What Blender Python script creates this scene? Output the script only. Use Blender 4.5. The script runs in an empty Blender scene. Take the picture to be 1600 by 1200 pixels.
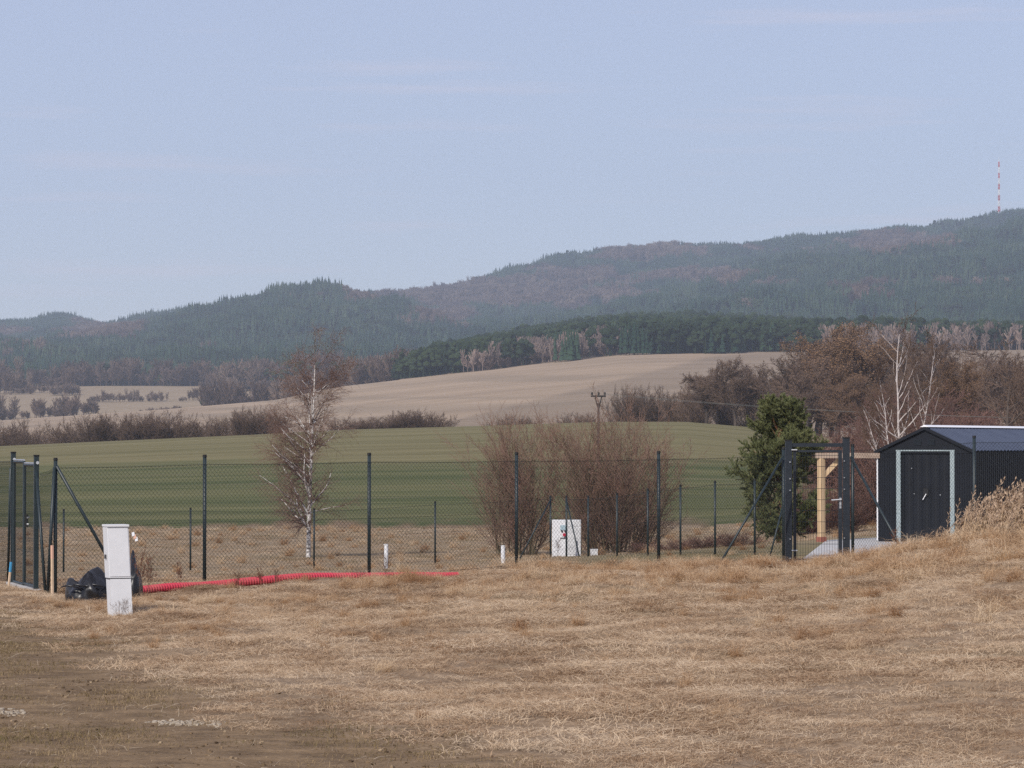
import bpy, math, random
import numpy as np
from mathutils import Vector

# ------------------------------------------------------------------ camera, sky, sun, exposure
SC = bpy.context.scene
COL = SC.collection
F = 5000.0                      # focal length in pixels of the 1600 wide photograph
EYE = 1.6
HOR = 700.0                     # image row of the horizon
PITCH = math.atan((HOR - 600.0) / F)
cam_d = bpy.data.cameras.new('camera')
cam_d.sensor_width = 36.0
cam_d.lens = F / 1600.0 * 36.0
cam_d.clip_start = 0.1
cam_d.clip_end = 30000.0
cam = bpy.data.objects.new('camera', cam_d)
COL.objects.link(cam)
cam.location = (0, 0, EYE)
cam.rotation_euler = (math.pi / 2 + PITCH, 0, 0)
SC.camera = cam

SUN_EL = math.radians(38.0)
SUN_AZ = math.radians(207.0)    # compass style, from +Y clockwise: behind the camera and to its left
world = bpy.data.worlds.new('World')
SC.world = world
world.use_nodes = True
wn, wl = world.node_tree.nodes, world.node_tree.links
wn.clear()
w_out = wn.new('ShaderNodeOutputWorld')
w_bg = wn.new('ShaderNodeBackground')
w_sky = wn.new('ShaderNodeTexSky')
w_sky.sky_type = 'NISHITA'
w_sky.sun_disc = False
w_sky.sun_elevation = SUN_EL
w_sky.sun_rotation = SUN_AZ
w_sky.altitude = 500.0
w_sky.air_density = 1.0
w_sky.dust_density = 0.6
w_sky.ozone_density = 4.0
w_bg.inputs['Strength'].default_value = 0.11
# faint high cloud streaks, the same all round the sky
w_tc = wn.new('ShaderNodeTexCoord')
w_map = wn.new('ShaderNodeMapping')
w_map.inputs['Scale'].default_value = (9.0, 9.0, 130.0)
w_map.inputs['Location'].default_value = (22.619, 27.9886, 46.2105)
w_noi = wn.new('ShaderNodeTexNoise')
w_noi.inputs['Scale'].default_value = 1.0
w_noi.inputs['Detail'].default_value = 5.0
w_noi.inputs['Roughness'].default_value = 0.55
w_rmp = wn.new('ShaderNodeMapRange')
w_rmp.inputs['From Min'].default_value = 0.56
w_rmp.inputs['From Max'].default_value = 0.82
w_rmp.inputs['To Max'].default_value = 0.55
w_mix = wn.new('ShaderNodeMix')
w_mix.data_type = 'RGBA'
w_mix.inputs['B'].default_value = (5.15, 5.1, 6.6, 1)
w_mix.inputs['Factor'].default_value = 0.55
wl.new(w_tc.outputs['Generated'], w_map.inputs['Vector'])
wl.new(w_map.outputs['Vector'], w_noi.inputs['Vector'])
wl.new(w_noi.outputs['Fac'], w_rmp.inputs['Value'])
w_cld = wn.new('ShaderNodeMix')
w_cld.data_type = 'RGBA'
w_cld.inputs['B'].default_value = (6.6, 6.1, 6.9, 1)
wl.new(w_rmp.outputs['Result'], w_cld.inputs['Factor'])
wl.new(w_sky.outputs['Color'], w_mix.inputs['A'])
wl.new(w_mix.outputs['Result'], w_cld.inputs['A'])
wl.new(w_cld.outputs['Result'], w_bg.inputs['Color'])
wl.new(w_bg.outputs['Background'], w_out.inputs['Surface'])

sun_d = bpy.data.lights.new('sun', 'SUN')
sun_d.energy = 3.65
sun_d.angle = math.radians(0.6)
sun_d.color = (1.0, 0.94, 0.86)
sun = bpy.data.objects.new('sun', sun_d)
COL.objects.link(sun)
sun_dir = Vector((math.sin(SUN_AZ) * math.cos(SUN_EL), math.cos(SUN_AZ) * math.cos(SUN_EL), math.sin(SUN_EL)))
sun.rotation_euler = (-sun_dir).to_track_quat('-Z', 'Y').to_euler()
sun.location = (-20, -30, 60)

SC.view_settings.view_transform = 'Standard'
SC.view_settings.look = 'None'
SC.view_settings.exposure = 0.0
SC.view_settings.gamma = 1.0
SC.view_settings.use_curve_mapping = False
SC.cycles.use_denoising = False
SC.cycles.max_bounces = 5
SC.cycles.volume_bounces = 1
SC.cycles.sample_clamp_indirect = 2.0
SC.cycles.sample_clamp_direct = 6.0
HAZE_DENSITY = 1.0e-4

# ------------------------------------------------------------------ helpers
R = math.radians


def part(name, V, Fc, m, parent=None, smooth=False):
    """one mesh object; vertices are given in world space and stored relative to the parent's base"""
    me = bpy.data.meshes.new(name)
    V = np.asarray(V, dtype=np.float32).reshape(-1, 3)
    if parent is not None:
        V = V - np.array(parent.location, dtype=np.float32)
    if isinstance(Fc, np.ndarray):
        nf, k = Fc.shape
        me.vertices.add(len(V))
        me.vertices.foreach_set('co', V.ravel())
        me.loops.add(nf * k)
        me.loops.foreach_set('vertex_index', Fc.astype(np.int32).ravel())
        me.polygons.add(nf)
        me.polygons.foreach_set('loop_start', np.arange(0, nf * k, k, dtype=np.int32))
        me.polygons.foreach_set('loop_total', np.full(nf, k, dtype=np.int32))
        me.update(calc_edges=True)
    else:
        me.from_pydata(V.tolist(), [], Fc)
        me.update()
    if smooth:
        me.polygons.foreach_set('use_smooth', np.ones(len(me.polygons), dtype=bool))
    me.materials.append(m)
    o = bpy.data.objects.new(name, me)
    COL.objects.link(o)
    if parent is not None:
        o.parent = parent
    return o


def tag(o, label, cat, group=None, kind=None):
    o['label'] = label
    if cat:
        o['category'] = cat
    if group:
        o['group'] = group
    if kind:
        o['kind'] = kind
    return o


def thing(name, label, cat, loc=(0, 0, 0), group=None):
    o = bpy.data.objects.new(name, None)
    COL.objects.link(o)
    o.location = loc
    o.empty_display_size = 0.2
    return tag(o, label, cat, group)


def copy_thing(root, loc, rz=0.0, sc=(1, 1, 1), label=None):
    r = root.copy()
    COL.objects.link(r)
    r.location = loc
    r.rotation_euler = (0, 0, rz)
    r.scale = sc
    if label:
        r['label'] = label
    for ch in root.children:
        c = ch.copy()
        COL.objects.link(c)
        c.parent = r
        for g in ch.children:
            d = g.copy()
            COL.objects.link(d)
            d.parent = c
    return r


def cat_mesh(*vf):
    Vs, Fs, n = [], [], 0
    for V, Fc in vf:
        V = np.asarray(V, dtype=float).reshape(-1, 3)
        Vs.append(V)
        Fs += [tuple(i + n for i in f) for f in (Fc.tolist() if isinstance(Fc, np.ndarray) else Fc)]
        n += len(V)
    return np.vstack(Vs), Fs


BOXF = [(0, 3, 2, 1), (4, 5, 6, 7), (0, 1, 5, 4), (1, 2, 6, 5), (2, 3, 7, 6), (3, 0, 4, 7)]


def box(c, s, rz=0.0, lean=(0, 0)):
    """box with centre c of size s turned by rz; lean shifts the top sideways"""
    x, y, z = s[0] / 2, s[1] / 2, s[2] / 2
    V = []
    ca, sa = math.cos(rz), math.sin(rz)
    for (a, b, k) in ((-x, -y, -z), (x, -y, -z), (x, y, -z), (-x, y, -z), (-x, -y, z), (x, -y, z), (x, y, z), (-x, y, z)):
        t = 0.5 + k / s[2]
        V.append((c[0] + a * ca - b * sa + lean[0] * t, c[1] + a * sa + b * ca + lean[1] * t, c[2] + k))
    return V, BOXF


def tubes(P0, P1, R0, R1, n=3):
    """straight tapered tubes for all segments at once"""
    P0 = np.asarray(P0, float).reshape(-1, 3); P1 = np.asarray(P1, float).reshape(-1, 3)
    R0 = np.asarray(R0, float).ravel(); R1 = np.asarray(R1, float).ravel()
    d = P1 - P0
    d /= np.maximum(np.linalg.norm(d, axis=1, keepdims=True), 1e-9)
    up = np.where(np.abs(d[:, 2:3]) < 0.9, np.array([[0, 0, 1.0]]), np.array([[1.0, 0, 0]]))
    a = np.cross(d, up); a /= np.linalg.norm(a, axis=1, keepdims=True)
    b = np.cross(d, a)
    N = len(P0)
    V = np.zeros((N, 2 * n, 3))
    for k in range(n):
        t = 2 * math.pi * k / n
        o = a * math.cos(t) + b * math.sin(t)
        V[:, k] = P0 + o * R0[:, None]
        V[:, n + k] = P1 + o * R1[:, None]
    fs = np.array([[k, (k + 1) % n, n + (k + 1) % n, n + k] for k in range(n)])
    Fc = (fs[None] + (np.arange(N) * 2 * n)[:, None, None]).reshape(-1, 4)
    return V.reshape(-1, 3), Fc


def bar(p, q, r0, r1=None, n=8):
    """closed round bar"""
    r1 = r0 if r1 is None else r1
    V, Fc = tubes([p], [q], [r0], [r1], n)
    Fc = [tuple(reversed(f)) for f in Fc.tolist()] + [tuple(range(n)), tuple(range(2 * n - 1, n - 1, -1))]
    return V, Fc


def path_tube(pts, rad, n=10):
    """one continuous tube along a polyline, radius per point"""
    pts = np.asarray(pts, float)
    d = np.gradient(pts, axis=0)
    d /= np.linalg.norm(d, axis=1, keepdims=True)
    a = np.cross(d, np.array([[0, 0, 1.0]])); a /= np.maximum(np.linalg.norm(a, axis=1, keepdims=True), 1e-6)
    b = np.cross(a, d)
    m = len(pts)
    V = np.zeros((m, n, 3))
    for k in range(n):
        t = 2 * math.pi * k / n
        V[:, k] = pts + (a * math.cos(t) + b * math.sin(t)) * np.asarray(rad)[:, None]
    Fc = [(i * n + k, i * n + (k + 1) % n, (i + 1) * n + (k + 1) % n, (i + 1) * n + k) for i in range(m - 1) for k in range(n)]
    Fc += [tuple(range(n - 1, -1, -1)), tuple(range((m - 1) * n, m * n))]
    return V.reshape(-1, 3), Fc


def vnoise(x, y, seed=0):
    """smooth value noise in [-1, 1]"""
    x = np.asarray(x, float); y = np.asarray(y, float)
    xi = np.floor(x).astype(np.int64); yi = np.floor(y).astype(np.int64)
    fx = x - xi; fy = y - yi
    fx = fx * fx * (3 - 2 * fx); fy = fy * fy * (3 - 2 * fy)

    def h(a, b):
        n = (a * 374761393 + b * 668265263 + seed * 982451653) & 0x7fffffff
        n = ((n ^ (n >> 13)) * 1274126177) & 0x7fffffff
        n = n ^ (n >> 16)
        return (n & 0xffff) / 32767.5 - 1.0
    v0 = h(xi, yi) * (1 - fx) + h(xi + 1, yi) * fx
    v1 = h(xi, yi + 1) * (1 - fx) + h(xi + 1, yi + 1) * fx
    return v0 * (1 - fy) + v1 * fy


# ------------------------------------------------------------------ lie of the land
def tab(*xy):
    xs = [a for a, b in xy]; ys = [b for a, b in xy]
    return lambda c: np.interp(c, xs, ys)


def row(D, *xy):
    f = tab(*xy)
    return lambda c: EYE + (HOR - f(c)) / F * D


CREST = tab((-300, 708), (0, 697), (200, 688), (400, 679), (550, 671), (700, 667), (850, 662), (950, 659), (1070, 659), (1180, 668), (1260, 680), (1350, 687), (1700, 692))
crest_z = lambda c: EYE + (HOR - CREST(c)) / F * 480
Y42 = [(-300, 560), (0, 545), (60, 540), (165, 522), (240, 512), (300, 499), (440, 474), (500, 468), (560, 473), (640, 492), (720, 520), (800, 522), (880, 512), (1000, 478), (1084, 460), (1222, 427), (1462, 392), (1600, 367), (1900, 345)]
KEYS = [
    (-40, lambda c: 0 * c),
    (16, lambda c: 0 * c),
    (50, tab((0, -.62), (87, -.66), (320, -.63), (577, -.54), (807, -.44), (1029, -.37), (1228, -.30), (1330, -.22), (1420, -.06), (1520, .09), (1700, .3))),
    (60, tab((0, -.85), (320, -.82), (577, -.75), (807, -.66), (1029, -.60), (1228, -.57), (1330, -.55), (1420, -.5), (1600, -.4))),
    (78, tab((0, -1.45), (299, -1.38), (492, -1.32), (681, -1.22), (858, -1.06), (1000, -.96), (1228, -.7), (1330, -.55), (1500, -.45))),
    (95, tab((0, -1.75), (400, -1.65), (900, -1.6), (1240, -1.4), (1400, -1.0), (1600, -.9))),
    (160, tab((0, -2.45), (1100, -2.4), (1300, -1.9), (1600, -1.2))),
    (300, lambda c: -2.4 + (crest_z(c) + 2.4) * .47),
    (430, lambda c: -2.4 + (crest_z(c) + 2.4) * .92),
    (480, crest_z),
    (520, lambda c: crest_z(c) - .9),
    (580, lambda c: crest_z(c) - 4.0),
    (660, lambda c: crest_z(c) - 8.0),
    (800, lambda c: -1.0 + 0 * c),
    (1150, row(1150, (-300, 690), (0, 683), (430, 662), (700, 632), (980, 610), (1235, 604), (1600, 600))),
    (1500, row(1500, (-300, 663), (0, 657), (250, 640), (430, 625), (530, 604), (620, 594), (690, 587), (980, 556), (1235, 552), (1600, 547))),
    (1650, row(1650, (0, 666), (430, 640), (600, 606), (630, 589), (700, 579), (980, 547), (1235, 545), (1600, 545))),
    (2000, row(2000, (0, 632), (300, 628), (500, 621), (600, 607), (630, 596), (700, 571), (800, 557), (900, 541), (1000, 533), (1240, 539), (1600, 545))),
    (2350, row(2350, (0, 607), (170, 604), (400, 605), (560, 600), (630, 593), (700, 567), (800, 547), (900, 531), (1000, 521), (1100, 520), (1240, 529), (1600, 540))),
    (2700, row(2700, (0, 597), (400, 592), (560, 587), (630, 590), (800, 562), (1000, 542), (1240, 540), (1600, 540))),
    (3400, row(3400, (0, 575), (200, 565), (440, 540), (560, 546), (700, 556), (900, 532), (1000, 512), (1222, 490), (1462, 470), (1600, 460))),
    (4200, row(4200, *Y42)),
    (4700, row(4700, *[(a, b + 10) for a, b in Y42])),
    (6000, row(6000, (-300, 530), (0, 508), (100, 503), (165, 514), (240, 510), (350, 492), (560, 467), (620, 461), (700, 453), (800, 425), (900, 401), (960, 393), (1050, 388), (1140, 390), (1280, 379), (1400, 366), (1500, 354), (1600, 338), (1900, 310))),
    (6900, row(6900, (-300, 570), (0, 560), (600, 520), (1000, 450), (1600, 400), (1900, 380))),
]
KD = np.array([k[0] for k in KEYS], float)


def relief(X, Y):
    """small lumps of the near meadow"""
    w = np.clip((62 - Y) / 8, 0, 1)
    n = (.055 * vnoise(X / .8, Y / 1.3, 1) + .035 * vnoise(X / .36, Y / .6, 2)) * np.interp(Y, [16, 28, 44], [.55, .95, 1.5]) + .05 * vnoise(X / 2.6, Y / 3.4, 3)
    d = dirt(X, Y)
    return n * w * (1 - .72 * d)


def col_of(X, Y):
    return np.clip(800 + F * X / np.maximum(Y, 14.0), -500, 2100)


def dirt(X, Y):
    """1 where the trodden bare earth lies (lower left), 0 in the matted grass"""
    e = 33.0 - 3.6 * (X + 4.6) + 2.2 * vnoise(X / 1.7, Y / 4.0, 5) + 1.2 * vnoise(X / .6, Y / 1.6, 6)
    return np.clip((e - Y) / 5.0 + .5, 0, 1)


def G(X, Y):
    X = np.asarray(X, float); Y = np.asarray(Y, float)
    X, Y = np.broadcast_arrays(X, Y)
    c = col_of(X, Y)
    Z = np.stack([np.broadcast_to(f(c), c.shape) for _, f in KEYS])
    i = np.clip(np.searchsorted(KD, Y, side='right') - 1, 0, len(KD) - 2)
    t = np.clip((Y - KD[i]) / (KD[i + 1] - KD[i]), 0, 1)
    z = np.take_along_axis(Z, i[None], 0)[0] * (1 - t) + np.take_along_axis(Z, i[None] + 1, 0)[0] * t
    w = np.clip((Y - 2450) / 300, 0, 1) * (1 - .7 * np.exp(-((Y - 6000) / 260.0) ** 2) - .55 * np.exp(-((Y - 4200) / 200.0) ** 2))
    z = z + w * (13 * vnoise(X / 270, Y / 330, 61) + 6 * vnoise(X / 115, Y / 140, 62))
    return z + relief(X, Y)


def g(x, y):
    return float(G(np.array([x]), np.array([y]))[0])


def XD(c, D):
    return (c - 800.0) / F * D


def on(c, D, dz=0.0):
    """point on the ground in image column c at distance D"""
    x = XD(c, D)
    return Vector((x, D, g(x, D) + dz))


def at(c, y, D):
    """point seen at pixel (c, y) at distance D"""
    return Vector((XD(c, D), D, EYE + (HOR - y) / F * D))


# ------------------------------------------------------------------ materials
def mat(name, c1, c2=None, rough=.75, scale=4.0, detail=4.0, rand=0.0, metal=0.0, bump=0.0, coord='Object', spec=.3, lo=.35, hi=.65, stretch=None, twosided=False):
    m = bpy.data.materials.new(name)
    m.use_nodes = True
    nt = m.node_tree
    N, L = nt.nodes, nt.links
    b = N['Principled BSDF']
    b.inputs['Roughness'].default_value = rough
    b.inputs['Metallic'].default_value = metal
    b.inputs['Specular IOR Level'].default_value = spec
    b.inputs['Base Color'].default_value = (*c1, 1)
    src = None
    if c2 is not None:
        tc = N.new('ShaderNodeTexCoord')
        vec = tc.outputs[coord]
        if stretch:
            mp = N.new('ShaderNodeMapping')
            mp.inputs['Scale'].default_value = stretch
            L.new(vec, mp.inputs['Vector'])
            vec = mp.outputs['Vector']
        n = N.new('ShaderNodeTexNoise')
        n.inputs['Scale'].default_value = scale
        n.inputs['Detail'].default_value = detail
        L.new(vec, n.inputs['Vector'])
        mr = N.new('ShaderNodeMapRange')
        mr.inputs['From Min'].default_value = lo
        mr.inputs['From Max'].default_value = hi
        L.new(n.outputs['Fac'], mr.inputs['Value'])
        mx = N.new('ShaderNodeMix')
        mx.data_type = 'RGBA'
        mx.inputs['A'].default_value = (*c1, 1)
        mx.inputs['B'].default_value = (*c2, 1)
        L.new(mr.outputs['Result'], mx.inputs['Factor'])
        src = mx.outputs['Result']
        if bump:
            bp = N.new('ShaderNodeBump')
            bp.inputs['Strength'].default_value = bump
            bp.inputs['Distance'].default_value = .02
            L.new(n.outputs['Fac'], bp.inputs['Height'])
            L.new(bp.outputs['Normal'], b.inputs['Normal'])
    if rand:
        oi = N.new('ShaderNodeObjectInfo')
        mr2 = N.new('ShaderNodeMapRange')
        mr2.inputs['To Min'].default_value = 1 - rand
        mr2.inputs['To Max'].default_value = 1 + rand
        L.new(oi.outputs['Random'], mr2.inputs['Value'])
        hs = N.new('ShaderNodeHueSaturation')
        hs.inputs['Color'].default_value = (*c1, 1)
        if src is not None:
            L.new(src, hs.inputs['Color'])
        L.new(mr2.outputs['Result'], hs.inputs['Value'])
        src = hs.outputs['Color']
    if src is not None:
        L.new(src, b.inputs['Base Color'])
    return m


def grass_mat(name, cols, nscale, rough=.8, trans=.25):
    """blades: colour drifts over the meadow (noise at the tuft's own place) and from tuft to tuft"""
    m = bpy.data.materials.new(name)
    m.use_nodes = True
    N, L = m.node_tree.nodes, m.node_tree.links
    b = N['Principled BSDF']
    b.inputs['Roughness'].default_value = rough
    b.inputs['Specular IOR Level'].default_value = .15
    oi = N.new('ShaderNodeObjectInfo')
    n = N.new('ShaderNodeTexNoise')
    n.inputs['Scale'].default_value = nscale
    n.inputs['Detail'].default_value = 3
    L.new(oi.outputs['Location'], n.inputs['Vector'])
    ad = N.new('ShaderNodeMath'); ad.operation = 'MULTIPLY_ADD'
    ad.inputs[1].default_value = .5
    L.new(oi.outputs['Random'], ad.inputs[0])
    L.new(n.outputs['Fac'], ad.inputs[2])
    mr = N.new('ShaderNodeMapRange')
    mr.inputs['From Min'].default_value = .46
    mr.inputs['From Max'].default_value = 1.02
    L.new(ad.outputs[0], mr.inputs['Value'])
    cr = N.new('ShaderNodeValToRGB')
    e = cr.color_ramp.elements
    e[0].color = (*cols[0], 1); e[1].color = (*cols[-1], 1)
    for k, c in enumerate(cols[1:-1]):
        q = e.new((k + 1) / (len(cols) - 1)); q.color = (*c, 1)
    L.new(mr.outputs['Result'], cr.inputs['Fac'])
    L.new(cr.outputs['Color'], b.inputs['Base Color'])
    if trans:
        tr = N.new('ShaderNodeBsdfTranslucent')
        L.new(cr.outputs['Color'], tr.inputs['Color'])
        ms = N.new('ShaderNodeMixShader')
        ms.inputs['Fac'].default_value = trans
        L.new(b.outputs[0], ms.inputs[1]); L.new(tr.outputs[0], ms.inputs[2])
        L.new(ms.outputs[0], N['Material Output'].inputs['Surface'])
    return m




def ground_mat(name, layers, noise_scales, bump=.4, bdist=.03, stretch=(1, 1, 1), con=(.36, .64)):
    """layers: list of (attribute or None, colour a, colour b); noise drives a-b, the attribute mixes the layer over those below"""
    m = bpy.data.materials.new(name)
    m.use_nodes = True
    N, L = m.node_tree.nodes, m.node_tree.links
    b = N['Principled BSDF']
    b.inputs['Roughness'].default_value = .95
    b.inputs['Specular IOR Level'].default_value = .1
    tc = N.new('ShaderNodeTexCoord')
    mp = N.new('ShaderNodeMapping'); mp.inputs['Scale'].default_value = stretch
    L.new(tc.outputs['Object'], mp.inputs['Vector'])
    n1 = N.new('ShaderNodeTexNoise'); n1.inputs['Scale'].default_value = noise_scales[0]; n1.inputs['Detail'].default_value = 6; n1.inputs['Roughness'].default_value = .65
    n2 = N.new('ShaderNodeTexNoise'); n2.inputs['Scale'].default_value = noise_scales[1]; n2.inputs['Detail'].default_value = 4
    L.new(mp.outputs[0], n1.inputs['Vector']); L.new(mp.outputs[0], n2.inputs['Vector'])
    av = N.new('ShaderNodeMath'); av.operation = 'MULTIPLY_ADD'; av.inputs[1].default_value = .6
    L.new(n1.outputs['Fac'], av.inputs[0])
    hf = N.new('ShaderNodeMath'); hf.operation = 'MULTIPLY'; hf.inputs[1].default_value = .4
    L.new(n2.outputs['Fac'], hf.inputs[0]); L.new(hf.outputs[0], av.inputs[2])
    mr = N.new('ShaderNodeMapRange'); mr.inputs['From Min'].default_value = con[0]; mr.inputs['From Max'].default_value = con[1]
    L.new(av.outputs[0], mr.inputs['Value'])
    cur = None
    for a, ca, cb in layers:
        mx = N.new('ShaderNodeMix'); mx.data_type = 'RGBA'
        mx.inputs['A'].default_value = (*ca, 1); mx.inputs['B'].default_value = (*cb, 1)
        L.new(mr.outputs['Result'], mx.inputs['Factor'])
        if cur is None:
            cur = mx.outputs['Result']
        else:
            at_ = N.new('ShaderNodeAttribute'); at_.attribute_name = a
            m2 = N.new('ShaderNodeMix'); m2.data_type = 'RGBA'
            L.new(at_.outputs['Fac'], m2.inputs['Factor'])
            L.new(cur, m2.inputs['A']); L.new(mx.outputs['Result'], m2.inputs['B'])
            cur = m2.outputs['Result']
    L.new(cur, b.inputs['Base Color'])
    if bump:
        bp = N.new('ShaderNodeBump'); bp.inputs['Strength'].default_value = bump; bp.inputs['Distance'].default_value = bdist
        L.new(n1.outputs['Fac'], bp.inputs['Height']); L.new(bp.outputs['Normal'], b.inputs['Normal'])
    return m


M = {}
M['fence'] = mat('fence_green_paint', (.012, .022, .026), (.018, .030, .034), rough=.45, scale=9, spec=.5)
M['gate'] = mat('gate_anthracite_paint', (.010, .015, .022), (.016, .022, .030), rough=.42, scale=9, spec=.5)
M['wire'] = mat('fence_wire', (.014, .020, .020), rough=.5)
M['wire_grey'] = mat('plain_wire', (.16, .16, .15), rough=.5)
M['galv'] = mat('galvanised_steel', (.42, .44, .46), (.55, .56, .57), rough=.4, scale=25, metal=.6, spec=.5)
M['cap'] = mat('black_plastic_cap', (.012, .012, .013), rough=.5)
M['white'] = mat('white_cabinet_plastic', (.66, .67, .69), (.74, .75, .77), rough=.5, scale=7, lo=.2, hi=.8)
M['white_d'] = mat('weathered_white_panel', (.58, .59, .60), (.72, .73, .74), rough=.6, scale=6)
M['seam'] = mat('dark_seam', (.06, .06, .065), rough=.7)
M['red_pipe'] = mat('red_corrugated_plastic', (.50, .045, .075), (.44, .11, .10), rough=.6, scale=2.5, spec=.3, lo=.42, hi=.8)
M['bag'] = mat('black_plastic_film', (.010, .010, .012), (.018, .018, .021), rough=.36, scale=6, spec=.5)
M['wood'] = mat('fresh_timber', (.62, .46, .29), (.54, .37, .21), rough=.7, scale=5, stretch=(6, 6, .7))
M['beam'] = mat('weathered_timber', (.40, .31, .24), (.30, .22, .17), rough=.8, scale=4, stretch=(.7, 6, 6))
M['stake'] = mat('pale_stake_wood', (.62, .47, .34), (.52, .38, .25), rough=.8, scale=9)
M['blue'] = mat('blue_paint', (.06, .28, .50), rough=.6)
M['pink'] = mat('pink_paint', (.62, .38, .28), rough=.6)
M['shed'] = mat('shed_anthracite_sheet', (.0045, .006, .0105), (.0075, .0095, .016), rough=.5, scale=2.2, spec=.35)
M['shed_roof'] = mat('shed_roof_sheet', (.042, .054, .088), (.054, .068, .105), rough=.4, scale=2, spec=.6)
M['zinc'] = mat('bare_zinc_trim', (.22, .28, .30), (.40, .46, .47), rough=.5, scale=40, lo=.3, hi=.7)
M['bright'] = mat('bright_ridge_metal', (.86, .86, .88), rough=.35)
M['concrete'] = mat('pale_concrete', (.51, .50, .49), (.42, .41, .40), rough=.9, scale=3)
M['shoe'] = mat('red_oxide_shoe', (.30, .11, .08), rough=.7)
M['label_b'] = mat('grey_blue_label', (.30, .42, .48), (.40, .50, .55), rough=.6, scale=60)
M['black'] = mat('black_rubber', (.02, .02, .022), rough=.6)
M['red'] = mat('red_socket', (.45, .02, .05), rough=.5)
M['plaster'] = mat('old_white_plaster', (.55, .47, .42), (.30, .17, .12), rough=.9, scale=5, lo=.45, hi=.62)
M['tile'] = mat('old_cap_tile', (.12, .07, .06), rough=.9)
M['pole'] = mat('tarred_pole', (.06, .045, .04), (.085, .06, .05), rough=.9, scale=6)
M['steel_d'] = mat('dark_steel', (.03, .028, .028), rough=.6)
M['mast_r'] = mat('mast_red', (.55, .10, .07), rough=.6)
M['mast_w'] = mat('mast_white', (.80, .80, .80), rough=.6)
M['birch'] = mat('birch_bark', (.68, .65, .62), (.09, .07, .062), rough=.8, scale=5, detail=6, lo=.49, hi=.61, stretch=(1, 1, 2.2), coord='Object')
M['birch_limb'] = mat('birch_limb_bark', (.62, .58, .56), (.40, .34, .32), rough=.8, scale=7)
M['birch_twig'] = mat('birch_twigs', (.22, .138, .108), (.165, .105, .085), rough=.85, scale=2)
M['bark'] = mat('grey_brown_bark', (.075, .055, .045), (.11, .085, .07), rough=.9, scale=3, rand=.25)
M['twig'] = mat('bare_twigs', (.195, .130, .092), (.150, .102, .078), rough=.9, scale=.4, rand=.22)
M['twig_red'] = mat('red_brown_twigs', (.20, .105, .082), (.16, .092, .072), rough=.9, scale=.4, rand=.2)
M['willow_stem'] = mat('willow_stems', (.115, .095, .058), (.15, .12, .075), rough=.85, scale=2)
M['willow_twig'] = mat('willow_twigs', (.25, .150, .115), (.20, .135, .10), rough=.85, scale=1.2)
M['oak_leaf'] = mat('withered_oak_leaves', (.25, .145, .075), (.18, .108, .062), rough=.8, scale=1.3, rand=.15)
M['pine'] = mat('pine_needles', (.105, .122, .048), (.175, .185, .078), rough=.65, scale=1.6)
M['pine_bark'] = mat('pine_bark', (.26, .12, .06), (.15, .085, .055), rough=.9, scale=4)
M['weed'] = mat('dead_weed_stems', (.13, .085, .06), (.18, .12, .08), rough=.9, scale=6)
M['dock'] = mat('rusty_dock_seed', (.17, .065, .035), (.12, .05, .03), rough=.9, scale=20)
M['reed'] = mat('tall_grass_straw', (.50, .37, .23), (.40, .27, .16), rough=.85, scale=3, rand=.12)
M['plume'] = mat('tall_grass_plume', (.50, .37, .26), (.38, .265, .18), rough=.9, scale=9, rand=.15)
M['stone'] = mat('pale_stones', (.46, .40, .32), (.36, .30, .23), rough=.95, scale=8)
M['conifer'] = grass_mat('far_conifers', [(.012, .028, .017), (.020, .046, .026), (.034, .064, .034), (.056, .084, .045)], .007, .85, 0)
M['conifer_near'] = grass_mat('knoll_pines', [(.012, .022, .010), (.020, .034, .014), (.036, .054, .021)], .01, .85, 0)
M['far_bare'] = grass_mat('far_bare_wood', [(.080, .054, .044), (.125, .085, .066), (.165, .118, .090), (.22, .165, .125)], .012, .9, 0)
M['far_birch'] = mat('far_birch_wood', (.25, .19, .16), (.17, .12, .10), rough=.9, scale=.05, rand=.25)

# ------------------------------------------------------------------ ground, fields, hills
def set_attr(o, name, vals):
    a = o.data.attributes.new(name, 'FLOAT', 'POINT')
    a.data.foreach_set('value', np.ascontiguousarray(vals, dtype=np.float32))


def grid_faces(nr, nc):
    i = np.arange(nr - 1)[:, None] * nc + np.arange(nc - 1)[None]
    return np.stack([i, i + 1, i + nc + 1, i + nc], -1).reshape(-1, 4)


def structure(o, label):
    o['kind'] = 'structure'
    o['label'] = label
    return o


xs = np.concatenate([np.arange(-60, -11, 1.2), np.arange(-11, 11, .14), np.arange(11, 61, 1.2)])
ys = np.concatenate([np.arange(-30, 12, 1.5), np.arange(12, 62, .14), np.arange(62, 163.5, .9)])
XX, YY = np.meshgrid(xs, ys)
ZZ = G(XX, YY)
M['ground'] = ground_mat('meadow_ground', [
    (None, (.17, .118, .078), (.37, .265, .17)),
    ('plot', (.25, .185, .115), (.35, .265, .175)),
    ('green', (.10, .105, .04), (.15, .14, .06)),
    ('dirt', (.105, .070, .040), (.275, .188, .108))], (3.0, 45.0), bump=1.0, bdist=.06)
ground = part('ground', np.stack([XX, YY, ZZ], -1).reshape(-1, 3), grid_faces(*XX.shape), M['ground'], smooth=True)
structure(ground, 'dry straw-coloured meadow with trodden bare earth at lower left')
set_attr(ground, 'dirt', dirt(XX, YY).ravel() * .95)
set_attr(ground, 'plot', np.clip((YY - 62 + vnoise(XX / 2, YY / 4, 8) * 3) / 4, 0, .8).ravel())
gr = np.clip(vnoise(XX / 3.0, YY / 8.0, 9) * 1.2 + vnoise(XX / .7, YY / 2.0, 10) * .7 - .25, 0, .55) * (dirt(XX, YY) + .25)
cc = col_of(XX, YY)
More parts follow.
